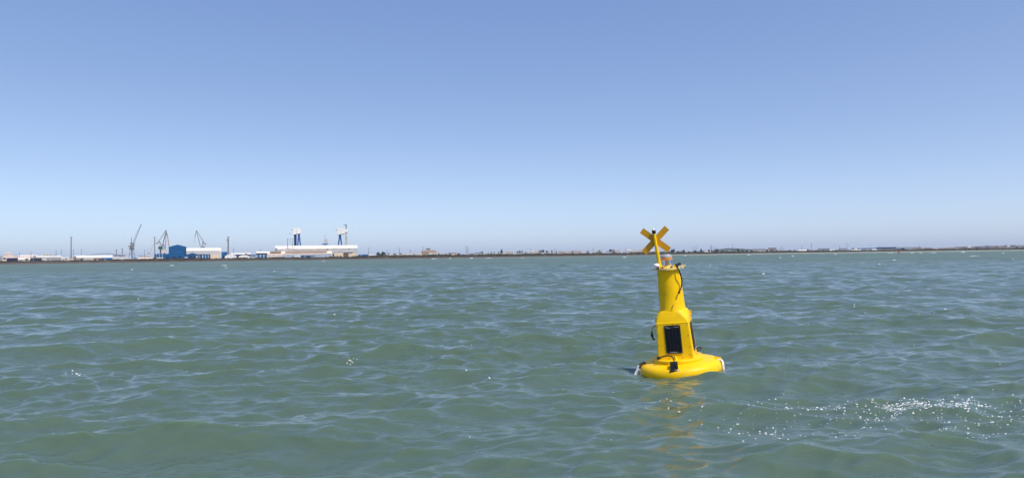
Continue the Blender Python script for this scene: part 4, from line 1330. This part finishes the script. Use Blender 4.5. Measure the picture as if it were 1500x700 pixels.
def crane_dock():
    s = Site(476, 380)
    t = s.thing('dock_crane', 'small grey dock crane on a blue platform between the two gantry cranes', 'crane', 'shipyard cranes')
    k, z, X = s.sv, s.Z, s.X
    MB().box(X(471.2), X(480.8), -4, 4, z(358.2), z(356.8)).build('platform', M['midblue'], t)
    MB().tube([(X(476), 0, GZ - 1), (X(476), 0, z(358))], 1.2 * k, 8).build('column', M['crane_grey'], t)
    MB().box(X(475), X(479.8), -4, 4, z(356.4), z(350.6)).build('machine_house', M['palegrey'], t)
    lattice(MB(), (X(475.2), 0, z(356)), (X(475.6), 0, z(344)), .9 * k, .6 * k, 8, .12 * k).build('mast', M['palegrey'], t)
    MB().tube([(X(475.6), 0, z(344)), (X(476.6), 0, z(342.9))], .25 * k, 6).build('mast_tip', M['crane_grey'], t)
    MB().tube([(X(475.6), 0, z(345)), (X(479.6), 0, z(351))], .12 * k, 4).build('stay', M['crane_grey'], t)


crane_dock()


def crane_thin():
    s = Site(428, 200)
    t = s.thing('tower_crane', 'thin dark tower crane standing left of the left gantry crane', 'crane', 'shipyard cranes')
    k, z, X = s.sv, s.Z, s.X
    lattice(MB(), (X(428.6), 0, GZ), (X(428.6), 0, z(351)), .6 * k, .5 * k, 14, .09 * k).build('mast', M['crane_grey'], t)
    MB().tube([(X(423.6), 0, z(350.6)), (X(431.4), 0, z(349.8))], .25 * k, 5).build('jib', M['crane_grey'], t)
    MB().tube([(X(424.6), 0, z(351)), (X(428.4), 0, z(360))], .16 * k, 5).build('strut', M['crane_grey'], t)


crane_thin()
# --- masts and lamp posts
for px, top, lb in ((28.3, 370.6, 'short grey lamp post at the right eave of the pink warehouse'), (45, 369.8, 'short grey lamp post above the navy open shed'), (82, 367, 'thin lamp post right of the navy office block'),
                    (89.6, 366.6, 'thin lamp post at the right end of the white warehouse'), (107.6, 366, 'thin pale post just right of the tallest left mast'), (119, 365.4, 'thin post above the long white-roofed shed'),
                    (211.5, 366.4, 'thin pale post between the grey lattice crane and the small white crane'), (342, 363.5, 'thin short post right of the thick two-headed mast'), (381.5, 365.6, 'short vent post on the blue-doored building'),
                    (539.6, 363, 'lone thin mast right of the great white hall'), (567, 367, 'faint short post right of the tall grey-green trees'), (585, 363.4, 'faint thin post over the low cream houses'),
                    (600.8, 366, 'short dark post over the white round-roofed hall'), (619.2, 361.6, 'faint post on the left of the stepped tan building'), (777.5, 364.8, 'dark thin post above the viaduct'),
                    (868.5, 363.4, 'thin post left of the white viaduct hut'), (812.4, 365, 'faint post behind the viaduct, right of the widest tree'), (916.6, 364, 'faint post at the left of the white town blocks'),
                    (1015, 361, 'left of two faint posts on the blue hill'), (1019.4, 360.6, 'right of two faint posts on the blue hill'), (1045.6, 361.4, 'thin post just right of the dark chimney'), (1072.4, 358, 'tall faint mast on the crest of the blue hill'),
                    (1144.4, 361, 'thin post right of the building on the knoll'), (1147.4, 362.4, 'shorter thin post over the white houses'), (1174.4, 359.4, 'faint mast over the low white shed'),
                    (1229.6, 360.2, 'short post at the left end of the dark-roofed white store'), (1240.6, 355.8, 'tall dark mast right of the dark-roofed white store'), (1274.6, 359.2, 'dark thin mast before the pale blue factory'),
                    (1346.4, 360, 'thin post on the cream apartments'), (1444.6, 358.4, 'faint post above the pink row of the town')):
    mast(px, top, 180, lb, w_=0.7 if px < 1000 else 0.55, hw=1.5, head=(px in (28.3, 45, 82, 342)), group='thin posts and masts on the far shore', name='lamp_post', cat='lamp post')
mast(104, 347.2, 120, 'tallest light mast at the left end of the shore', w_=1.5, hw=4.2)
mast(226.4, 347.2, 140, 'tall light mast at the left of the blue halls', w_=1.2, hw=4.0)
mast(421.2, 350, 200, 'light mast left of the left gantry crane', w_=.9, hw=2.6)
for px, top, lb in ((170.2, 366, 'left of two grey chimney stacks beside the arch bridge'), (178.9, 364.2, 'right of two grey chimney stacks beside the arch bridge'), (1041.6, 360, 'dark chimney standing against the blue hill'),
                    (682.6, 361.4, 'taller of two thin twin chimneys right of the pink block'), (685.4, 363, 'shorter of two thin twin chimneys right of the pink block')):
    mast(px, top, 220, lb, name='chimney', w_=1.25 if px < 600 else (1.0 if px > 1000 else .8), head=False, cat='chimney', mtl='crane_grey' if px < 1000 else 'roof_grey')
s_ = Site(1188.3, 200)
t_ = s_.thing('radio_mast', 'red and white banded radio mast on the far right shore', 'radio mast')
for k in range(6):
    z0, z1 = s_.Z(367) + (s_.Z(356.4) - s_.Z(367)) * k / 6, s_.Z(367) + (s_.Z(356.4) - s_.Z(367)) * (k + 1) / 6
    MB().tube([(0, 0, z0), (0, 0, z1)], .4 * s_.sv, 6).build('mast_band', M['grey' if k % 2 else 'offwhite'] if k != 3 else M['red'], t_)

# --- right of the shipyard
shed('store', 'deep blue low block touching the right end of the great white hall', 'store', 524.6, 529, 373.6, 372.8, 150, 'blue', 'blue', 'gable', 15, [('door', 526, 527.4, 374.4, 377, 'navy')])
shed('store', 'blue flat shed left of the lone thin mast', 'store', 529.6, 539, 373.4, 372.7, 160, 'blue', 'midblue', 'flat', 15, [('post', 528.2, 529.4, 371.6, 378, 'white', .5), ('door', 533, 536, 374, 377, 'navy')])
shed('house', 'small pale house between the lone thin mast and the tall grey-green trees', 'house', 540, 549.6, 374, 373, 140, 'offwhite', 'offwhite', 'side', 12, [('window', 542, 543.4, 374.4, 376, 'grey'), ('window', 546, 547.4, 374.4, 376, 'grey')])
shed('house', 'low cream house, left of the pair under the dark trees', 'house', 566, 580, 374, 372.8, 150, 'cream', 'offwhite', 'side', 14, [('window', 569, 571, 374.2, 375.4, 'grey'), ('door', 575, 577, 374.4, 377, 'brown')])
shed('house', 'low cream house, right of the pair under the dark trees', 'house', 580.4, 595, 373.6, 372.6, 150, 'cream', 'tan', 'side', 14, [('window', 583, 585, 374, 375.2, 'grey'), ('window', 589, 591, 374, 375.2, 'grey')])
shed('hall', 'white round-roofed hall left of the stepped tan building', 'hall', 595, 604.6, 373.4, 370.6, 150, 'white', 'white', 'arch', 18, [('door', 598.4, 601, 373, 377, 'palegrey')])
shed('house', 'blue gable-roofed house between the white round-roofed hall and the white flat block', 'house', 603.2, 608.6, 374, 371.6, 145, 'paleblue', 'navy', 'gable', 12, [('window', 605, 606.6, 373.6, 375, 'navy')])
shed('hall', 'white flat block touching the stepped tan building', 'block', 606.6, 617.4, 370.6, 369.8, 160, 'white', 'offwhite', 'flat', 20, [('window', 609, 611, 371.6, 372.6, 'palegrey'), ('window', 613, 615, 371.6, 372.6, 'palegrey')])
wb = [('window', 618.4 + i * 2.4, 619.8 + i * 2.4, 370.2, 371.2, 'brown') for i in range(7)] + [('white_wing', 628, 637.4, 370.4, 374, 'offwhite', 1.2)]
tb = shed('stepped_building', 'stepped tan building with a dark rooftop tray, the largest right of the shipyard', 'building', 616.4, 638.4, 368.4, 367.8, 170, 'tan', 'tan', 'flat', 30, wb)
s_ = Site((616.4 + 638.4) / 2, 170)
MB().box(s_.X(620), s_.X(637.6), 3, 27, s_.Z(368.1), s_.Z(366.4)).build('upper_storey', M['tan'], tb)
MB().box(s_.X(625), s_.X(629.6), 6, 22, s_.Z(366.5), s_.Z(364.8)).build('roof_room', M['offwhite'], tb)
MB().loft([[(s_.X(624), 4, s_.Z(364.8)), (s_.X(629.6), 4, s_.Z(364.8)), (s_.X(629.6), 24, s_.Z(364.8)), (s_.X(624), 24, s_.Z(364.8))],
           [(s_.X(622.6), 3, s_.Z(363.8)), (s_.X(630.6), 3, s_.Z(363.8)), (s_.X(630.6), 25, s_.Z(363.8)), (s_.X(622.6), 25, s_.Z(363.8))]]).build('roof_tray', M['roof_grey'], tb)
for x in (622.8, 630.2):
    MB().tube([(s_.X(x), 4, s_.Z(363.8)), (s_.X(x) + (1 if x > 626 else -1) * .5 * s_.sv, 4, s_.Z(362))], .15 * s_.sv, 5).build('aerial', M['roof_grey'], tb)
mid = [  # px0, px1, eave, ridge, wall, roof, style, label
    (639, 644.6, 370.4, 369.4, 'pink', 'terracotta', 'gable', 'small pink gabled house just right of the stepped tan building'),
    (645, 650, 373, 372, 'offwhite', 'grey', 'side', 'small white grey-roofed house before the dark trees, right of the stepped tan building'),
    (650.6, 655, 371.2, 370.4, 'offwhite', 'tan', 'side', 'narrow white house right of the small grey-roofed house'),
    (656, 661.4, 370.8, 370.2, 'palegrey', 'roof_grey', 'flat', 'grey flat-roofed house left of the pink block'),
    (661.6, 668.4, 371.2, 370.4, 'pink', 'brown', 'flat', 'pink block house, pinkest of the houses left of the twin chimneys'),
    (669, 674.6, 371.4, 370.8, 'grey', 'roof_grey', 'flat', 'dark grey house touching the pink block house'),
    (676, 681, 373.2, 372.4, 'offwhite', 'grey', 'side', 'low white-walled house under the twin chimneys'),
    (687, 694, 371.4, 370.6, 'tan', 'grey', 'side', 'tan house at the left end of the viaduct'),
    (695, 704, 370.6, 370.0, 'palegrey', 'roof_grey', 'flat', 'flat grey building behind the left end of the viaduct'),
    (726, 737, 374, 373, 'cream', 'offwhite', 'side', 'long cream shed before the viaduct, the left one'),
    (738, 748.6, 373.6, 372.6, 'cream', 'cream', 'arch', 'rounded cream shed before the viaduct, the right one'),
    (775, 781.6, 368.2, 367.4, 'white', 'offwhite', 'side', 'white house behind the viaduct beside the dark thin post'),
    (782.6, 787, 368.4, 367.6, 'pink', 'terracotta', 'side', 'pink house behind the viaduct left of the widest tree'),
    (738.6, 742.6, 369.6, 369, 'pink', 'tan', 'side', 'pink house behind the viaduct right of the tallest viaduct tree'),
    (745.6, 751.6, 369.6, 368.8, 'tan', 'terracotta', 'side', 'tan terracotta-roofed house behind the viaduct'),
    (818, 826, 368.4, 367.6, 'tan', 'grey', 'side', 'tan house at the foot of the viaduct right of the widest tree'),
    (828, 836, 368.2, 367.4, 'offwhite', 'tan', 'side', 'pale house behind the middle of the viaduct'),
    (840, 852, 367.8, 367.2, 'palegrey', 'terracotta', 'side', 'long red-roofed pale house behind the middle of the viaduct'),
    (871.4, 874.4, 368, 366.6, 'white', 'white', 'flat', 'white hut standing on the line of the viaduct'),
    (893.4, 896.6, 371, 370, 'white', 'white', 'gable', 'tiny bright white hut below the right end of the viaduct'),
    (903, 908, 367, 366.2, 'pink', 'terracotta', 'side', 'pink house left of the white town blocks'),
    (918, 924, 366.6, 365.6, 'offwhite', 'pink', 'side', 'pale house left of the white town blocks'),
    (926, 935.4, 367.2, 365.8, 'white', 'white', 'flat', 'white town block below the lower left arm of the X'),
    (936, 945, 366.4, 364.6, 'white', 'offwhite', 'flat', 'white town block behind the mast of the buoy'),
    (946, 958, 367.4, 366.4, 'white', 'offwhite', 'side', 'white long town block right behind the mast of the buoy'),
    (997, 1003, 368, 366, 'grey', 'roof_grey', 'gable', 'grey gabled barn among the trees right of the lantern'),
    (1032, 1041, 369.4, 367.8, 'palegrey', 'white', 'side', 'pale-roofed shed under the dark chimney'),
    (1041.6, 1056, 370, 369, 'cream', 'tan', 'side', 'long cream farmhouse right of the dark chimney'),
    (1057.6, 1067, 370, 369, 'cream', 'cream', 'side', 'cream farmhouse below the crest of the blue hill'),
    (1068.6, 1075.4, 369.8, 369, 'offwhite', 'tan', 'side', 'pale farmhouse left of the tallest hillside tree'),
    (1088, 1098, 369, 368.4, 'tan', 'grey', 'side', 'tan low farmhouse left of the dark-roofed white hall'),
    (1102.6, 1121, 366, 364.4, 'white', 'roof_grey', 'side', 'white hall with a dark flat-pitched roof under the right of the blue hill'),
    (1125, 1137, 364.2, 362.8, 'palegrey', 'brown', 'side', 'brown-roofed building on a knoll right of the dark-roofed white hall'),
    (1139, 1144, 366, 364.8, 'white', 'pink', 'gable', 'white gabled house right of the building on the knoll'),
    (1146, 1152, 367.2, 366.4, 'white', 'white', 'flat', 'white flat house, second right of the building on the knoll'),
    (1169.6, 1182, 367.2, 365.8, 'white', 'white', 'side', 'low white shed left of the banded radio mast'),
    (1192, 1200, 367, 366.2, 'grey', 'roof_grey', 'side', 'dark grey house right of the banded radio mast'),
    (1198, 1215, 365.2, 364.2, 'palegrey', 'roof_grey', 'flat', 'building with a long flat dark roof above white sheds'),
    (1204, 1222, 367.0, 365.6, 'white', 'white', 'side', 'white shed before the long flat dark roof'),
    (1228.6, 1240, 365.2, 363.6, 'white', 'roof_grey', 'side', 'white store with a dark roof left of the tall dark mast'),
    (1247, 1253, 366.4, 365.4, 'white', 'offwhite', 'side', 'small white house right of the tall dark mast'),
    (1254, 1260.6, 366.2, 365.2, 'palegrey', 'white', 'side', 'pale white-roofed house left of the pale blue factory'),
    (1269, 1275, 366.2, 365.4, 'white', 'white', 'flat', 'white cabin at the foot of the dark thin mast'),
    (1277, 1284, 366, 364.8, 'paleblue', 'white', 'side', 'pale blue house left of the long navy-roofed building'),
    (1289, 1309, 366.0, 365.0, 'cream', 'cream', 'flat', 'long cream wall building below the long navy roof'),
    (1312.4, 1335, 363.6, 362.0, 'paleblue', 'palegrey', 'flat', 'grey-blue block with a dark square opening behind the red buoy'),
    (1336, 1350, 363.4, 362.2, 'cream', 'tan', 'flat', 'cream apartments right of the grey-blue block'),
    (1353, 1365, 363.4, 362.6, 'tan', 'offwhite', 'flat', 'tan apartments right of the cream apartments'),
]
for a, b, e, r_, wl, rf, st, lb in mid:
    wd = b - a
    bits = []
    nwin = max(1, int(wd / 3.2))
    for i in range(nwin):
        x = a + wd * (i + .5) / nwin
        bits.append(('window', x - .45, x + .45, e + .5, e + 1.6, 'glass' if wl in ('white', 'palegrey', 'offwhite') else 'brown', .2))
    bits.append(('door', a + wd * .72, a + wd * .72 + .8, e + 1.2, e + 4, 'brown', .35))
    if 'dark square' in lb:
        bits = [('opening', 1320, 1324.4, 363.4, 366.6, 'navy', .5), ('panel', 1326, 1334, 363.8, 366.6, 'palegrey', .4), ('window', 1314, 1318, 364, 365.4, 'glass')]
    if a in (1198, 1102.6, 1228.6):
        bits = bits[:-1]
    shed('house' if wd < 9 else 'low_building', lb, 'house' if wd < 9 else 'building', a, b, e, r_, 260 if st != 'arch' and e < 370 else 130, wl, rf, st, 20, bits, group='buildings along the far shore')
shed('factory', 'pale blue long factory on the far right shore behind a dark mast', 'factory', 1261, 1284.6, 362.6, 361.4, 700, 'paleblue', 'paleblue', 'side', 40, [('window', 1264, 1280, 363.2, 364, 'palegrey')])
shed('factory', 'long navy-roofed building behind the long cream wall building', 'factory', 1283, 1312.4, 364.2, 362.0, 420, 'palegrey', 'navy', 'side', 40, [('chimney', 1288.4, 1289, 360, 363, 'roof_grey', -5), ('window', 1290, 1306, 364.4, 365.2, 'glass')])

ORD = ['first', 'second', 'third', 'fourth', 'fifth', 'sixth', 'seventh', 'eighth', 'ninth', 'tenth', 'eleventh', 'twelfth', 'thirteenth', 'fourteenth', 'fifteenth', 'sixteenth', 'seventeenth', 'eighteenth', 'nineteenth', 'twentieth']


def ordinal(i):
    return ORD[i] if i < 20 else ('twenty-' if i < 30 else 'thirty-') + ORD[i % 10] if (i + 1) % 10 else {29: 'thirtieth', 39: 'fortieth'}.get(i, 'last')


# the town at the far right: two rows of houses
px, i = 1366.0, 0
gt = random.Random(77)
while px < 1512:
    wd = gt.uniform(4.2, 7.6)
    top = float(np.interp(px, [1366, 1380, 1420, 1450, 1480, 1500], [363.6, 362.6, 361.0, 360.4, 359.4, 359.4])) + gt.uniform(-.5, .6)
    wl, rf, nm = gt.choice([('pink', 'terracotta', 'pink'), ('offwhite', 'terracotta', 'pale'), ('tan', 'tan', 'tan'), ('palegrey', 'roof_grey', 'grey'), ('white', 'pink', 'white'), ('white', 'offwhite', 'white'), ('pink', 'terracotta', 'pink')])
    st = gt.choice(['flat', 'side', 'gable', 'flat'])
    e = top + gt.uniform(.7, 1.2)
    bits = [('window', px + wd * f - .4, px + wd * f + .4, e + .5 + r_ * 1.5, e + 1.2 + r_ * 1.5, 'glass') for f in (.22, .5, .78) for r_ in (0, 1)]
    shed('town_house', '%s house, %s building from the left in the front row of the far right town' % (nm, ordinal(i)), 'house', px, px + wd * 1.03, e, top, 200 + gt.uniform(0, 80), wl, rf, st, 25, bits, group='houses of the far right town')
    px += wd * gt.uniform(.95, 1.15)
    i += 1
px, i = 1385.0, 0
while px < 1512:
    wd = gt.uniform(3.4, 6.0)
    top = float(np.interp(px, [1366, 1400, 1450, 1480, 1500], [362.6, 361.4, 359.9, 358.6, 358.4])) + gt.uniform(-.5, .5)
    wl, rf, nm = gt.choice([('pink', 'terracotta', 'pink'), ('offwhite', 'terracotta', 'pale'), ('tan', 'brick', 'tan'), ('white', 'pink', 'white'), ('offwhite', 'pink', 'pale'), ('terracotta', 'brick', 'reddish')])
    bits = [('window', px + wd * f - .35, px + wd * f + .35, top + 1.4, top + 2.2, 'glass') for f in (.3, .7)]
    shed('town_house', '%s house, %s rooftop from the left in the back row of the far right town' % (nm, ordinal(i)), 'house', px, px + wd, top + .8, top, 420 + gt.uniform(0, 60), wl, rf, gt.choice(['flat', 'gable']), 25, bits, group='houses of the far right town')
    px += wd * gt.uniform(1.1, 1.7)
    i += 1


# small pale houses scattered behind the bank
gs = random.Random(5)
i, px = 0, 642.0
while px < 1362:
    wd = gs.uniform(2.4, 5.2)
    if not (925 < px < 1000 or 1100 < px < 1122):
        base = hz(px) + 0.6
        top = base - gs.uniform(5.2, 7.4) * np.interp(px, [640, 1000, 1360], [1.0, .9, .85])
        wl, rf, nm = gs.choice([('white', 'offwhite', 'white'), ('white', 'white', 'white'), ('offwhite', 'pink', 'pale'), ('cream', 'tan', 'cream'), ('white', 'terracotta', 'white'), ('pink', 'pink', 'pinkish')])
        bits = [('window', px + wd * f - .3, px + wd * f + .3, top + 1.6, top + 2.3, 'glass') for f in (.3, .7)]
        shed('cottage', 'little %s house, %s from the left among the little houses behind the bank' % (nm, ordinal(i)), 'house', px, px + wd, top + .9, top, 470 + gs.uniform(0, 120), wl, rf, gs.choice(['side', 'flat', 'gable']), 16, bits, group='little houses behind the shore bank')
        i += 1
    px += wd + gs.uniform(6, 26)


# --- viaduct
def viaduct():
    s = Site(820, 150)
    t = s.thing('viaduct', 'long low concrete viaduct running along the shore left of the buoy', 'viaduct')
    pts = [(688, 371.6), (760, 370.6), (820, 369.6), (880, 368.8), (940, 368.0), (985, 367.4)]

    def at(p, q_):
        Y = ys(p) + 150
        x = (p - 750) / F * Y
        zz = (hz(p) - q_) * Y / F + H
        v = Vector((x, Y, zz)) - Vector(s.loc)
        return Matrix.Rotation(s.b, 3, 'Z') @ v
    ring = []
    for p, q_ in pts:
        c = at(p, q_)
        k = (ys(p) + 150) / F
        ring.append([c + Vector((0, -6, -.45 * k)), c + Vector((0, 6, -.45 * k)), c + Vector((0, 6, .3 * k)), c + Vector((0, -6, .3 * k))])
    MB().loft(ring).build('deck', M['concrete'], t)
    p = 690
    while p < 985:
        q_ = float(np.interp(p, [a for a, _ in pts], [b for _, b in pts]))
        c = at(p, q_)
        MB().box(c.x - 1.6, c.x + 1.6, c.y - 4, c.y + 4, GZ - 1, c.z - .3 * 2.6).build('pier', M['concrete'], t)
        p += 6.0 if 745 < p < 800 else 11
    return t


viaduct()
# --- trees
TREES = [(38.6, 378, 7, 70, 'lone round dark tree before the pink workshop'), (226, 377, 6.5, 78, 'dark tree at the foot of the small white crane'), (219, 379.2, 5, 75, 'low bush-like tree before the pink store'),
         (284.8, 378.4, 5, 70, 'low tree before the blue gabled hall'), (316.6, 378.2, 5.6, 72, 'low tree before the cream hall door'), (368, 377.4, 5, 72, 'low tree right of the white tents'),
         (488, 371.6, 3, 90, 'narrow dark tree at the right end of the peach factory'), (494, 374.6, 4.4, 76, 'left of two low trees before the cream doors'), (498.6, 374.4, 4.4, 76, 'right of two low trees before the cream doors'),
         (553.4, 369.2, 7, 150, 'left of the two tall grey-green trees'), (561.6, 368.6, 8, 150, 'right of the two tall grey-green trees'), (557.5, 371.4, 8, 110, 'shorter tree between the two tall grey-green trees'),
         (569.4, 371, 5, 190, 'small dark tree behind the left cream house'), (577.6, 371.4, 8, 190, 'flat dark tree behind the cream houses'), (585.6, 370.6, 7, 190, 'dark tree behind the right cream house'),
         (581.6, 374.4, 5, 95, 'low tree before the cream houses'), (596, 374.2, 5, 90, 'low tree before the white round-roofed hall'), (634.6, 371.6, 2.6, 90, 'narrow dark tree before the stepped tan building'),
         (643, 371.8, 5, 90, 'dark tree right of the stepped tan building'), (659, 371.6, 6, 95, 'dark tree left of the pink block house'), (671.8, 372, 7, 95, 'dark tree right of the pink block house'),
         (703.4, 368.2, 3, 330, 'left of a pair of small dark trees above the viaduct'), (706.4, 368.0, 3.2, 330, 'right of a pair of small dark trees above the viaduct'), (715, 369.6, 4, 330, 'low dark tree above the viaduct right of the pair'),
         (719.6, 368.6, 2.6, 330, 'small pointed dark tree left of the tallest viaduct tree'), (723.4, 368.6, 2.6, 330, 'second small pointed dark tree left of the tallest viaduct tree'), (729.8, 368.8, 4, 330, 'low tree leaning on the tallest viaduct tree'),
         (734.6, 365.4, 6, 330, 'tallest dark round tree above the viaduct'), (744, 368.9, 4, 330, 'low dark tree between two houses above the viaduct'), (757.4, 367.8, 4, 340, 'dark tree, left of three in a clump above the viaduct'),
         (760.8, 367, 4.4, 340, 'dark tree, middle of three in a clump above the viaduct'), (764.4, 367.2, 3, 340, 'dark tree, right of three in a clump above the viaduct'), (770, 368.2, 4, 340, 'low dark tree left of the dark thin post'),
         (792.6, 365.4, 10, 340, 'widest dark tree above the viaduct'), (801.6, 367.2, 6, 340, 'low dark tree right of the widest tree'), (808.6, 366.2, 4, 340, 'dark round tree right of the widest tree'),
         (815, 367.6, 4, 340, 'small dark tree above the middle of the viaduct'), (838, 367.4, 6, 340, 'flat dark tree left of the long red-roofed house'), (861, 367, 5, 340, 'flat dark tree right of the long red-roofed house'),
         (877.6, 366.6, 9, 340, 'broad dark tree right of the white viaduct hut'), (893, 365.6, 10, 340, 'broadest dark tree before the right end of the viaduct'), (899, 366.2, 7, 340, 'dark tree touching the broadest tree by the viaduct'),
         (985, 365.2, 9, 130, 'dark tree just right of the X mast'), (993, 367.2, 6, 130, 'brownish tree left of the grey barn'), (1001.4, 365.8, 5, 110, 'dark tree before the grey barn'), (1009, 368, 6, 120, 'low brownish tree right of the grey barn'),
         (1018, 366.6, 6, 110, 'dark round tree below the two faint hill posts'), (1026.6, 364, 4.4, 200, 'tall dark tree right of the faint hill posts'), (1038.6, 365.4, 4, 200, 'dark tree left of the dark chimney'),
         (1049.6, 363.8, 7, 220, 'grey-green round tree right of the dark chimney'), (1057.4, 366.4, 4, 200, 'low dark tree under the crest of the hill'), (1081, 364.4, 6, 200, 'tallest hillside tree right of the hill crest'),
         (1077, 368.4, 5, 110, 'low dark tree at the foot of the tallest hillside tree'), (1088, 366, 4.6, 200, 'dark tree right of the tallest hillside tree'), (1094, 366, 4.6, 200, 'second dark tree right of the tallest hillside tree'),
         (1100.4, 366.2, 4, 190, 'dark tree at the left end of the dark-roofed white hall'), (1123, 365.4, 4.6, 190, 'dark tree at the right end of the dark-roofed white hall'), (1130, 365.4, 7, 170, 'dark tree before the building on the knoll'),
         (1137.6, 366, 5, 170, 'dark tree right of the building on the knoll'), (1156.6, 366, 6, 200, 'dark tree among the white houses'), (1163.6, 365.8, 3.6, 200, 'small dark tree left of the low white shed'), (1182.6, 364.8, 2.4, 200, 'small dark tree right of the low white shed'),
         (1196, 366.4, 6, 170, 'dark tree left of the white shed with the flat roof behind'), (1222, 366.4, 6, 160, 'dark tree right of the white shed'), (1238.6, 363.2, 5, 430, 'dark tree behind the dark-roofed white store'),
         (1249.6, 363.2, 5, 430, 'dark round tree right of the tall dark mast'), (1257.6, 363.4, 6, 430, 'dark broad tree left of the pale blue factory'), (1264.6, 366, 8, 150, 'low dark tree before the pale blue factory'),
         (1351.6, 364, 4, 200, 'dark tree between the cream and tan apartments'), (1367.8, 363.8, 4, 180, 'dark tree at the left end of the town'), (1412.6, 362.8, 5, 170, 'dark tree before the town left of the white houses'),
         (1432, 362.6, 5, 170, 'dark tree before the middle of the town'), (1488.6, 361.6, 6, 170, 'dark tree before the right end of the town')]
for a in TREES:
    tree(*a)

# --- red channel buoy far off
x_, y_ = sea_pt(1316.3, 370.8)
k_ = y_ / F
rb = thing('channel_buoy', 'small red channel buoy far off on the right near the shore', 'buoy', (x_, y_, 0), -math.atan2(x_, y_))
MB().lathe([(1.1 * k_, -.6), (1.5 * k_, .1), (1.5 * k_, .6 * k_), (1.2 * k_, .8 * k_)], (0, 0), 20).build('float', M['buoy_red'], rb, 35)
MB().lathe([(1.1 * k_, .8 * k_), (.7 * k_, 2.6 * k_), (.55 * k_, 3.0 * k_)], (0, 0), 20).build('tower', M['buoy_red'], rb, 35)
MB().lathe([(.6 * k_, 3.0 * k_), (.6 * k_, 4.1 * k_), (0, 4.2 * k_)], (0, 0), 16).build('topmark', M['buoy_red'], rb, 35)
MB().tube([(0, 0, 4.1 * k_), (0, 0, 4.8 * k_)], .12 * k_, 8).build('lamp', M['dark'], rb)

# ------------------------------------------------------------------ haze
hm = bpy.data.materials.new('haze_air')
hm.use_nodes = True
hn = hm.node_tree
hn.nodes.remove(hn.nodes['Principled BSDF'])
pv = hn.nodes.new('ShaderNodeVolumePrincipled')
pv.inputs['Color'].default_value = (0.62, 0.80, 1.0, 1)
pv.inputs['Density'].default_value = 2.4e-5
pv.inputs['Anisotropy'].default_value = 0.0
hn.links.new(pv.outputs[0], hn.nodes['Material Output'].inputs['Volume'])
hb = MB().box(-16000, 16000, -10500, 14500, -3.2, 165).build('haze', hm)
tag(hb, 'thin pale sea haze over the whole bay', 'haze', kind='stuff')
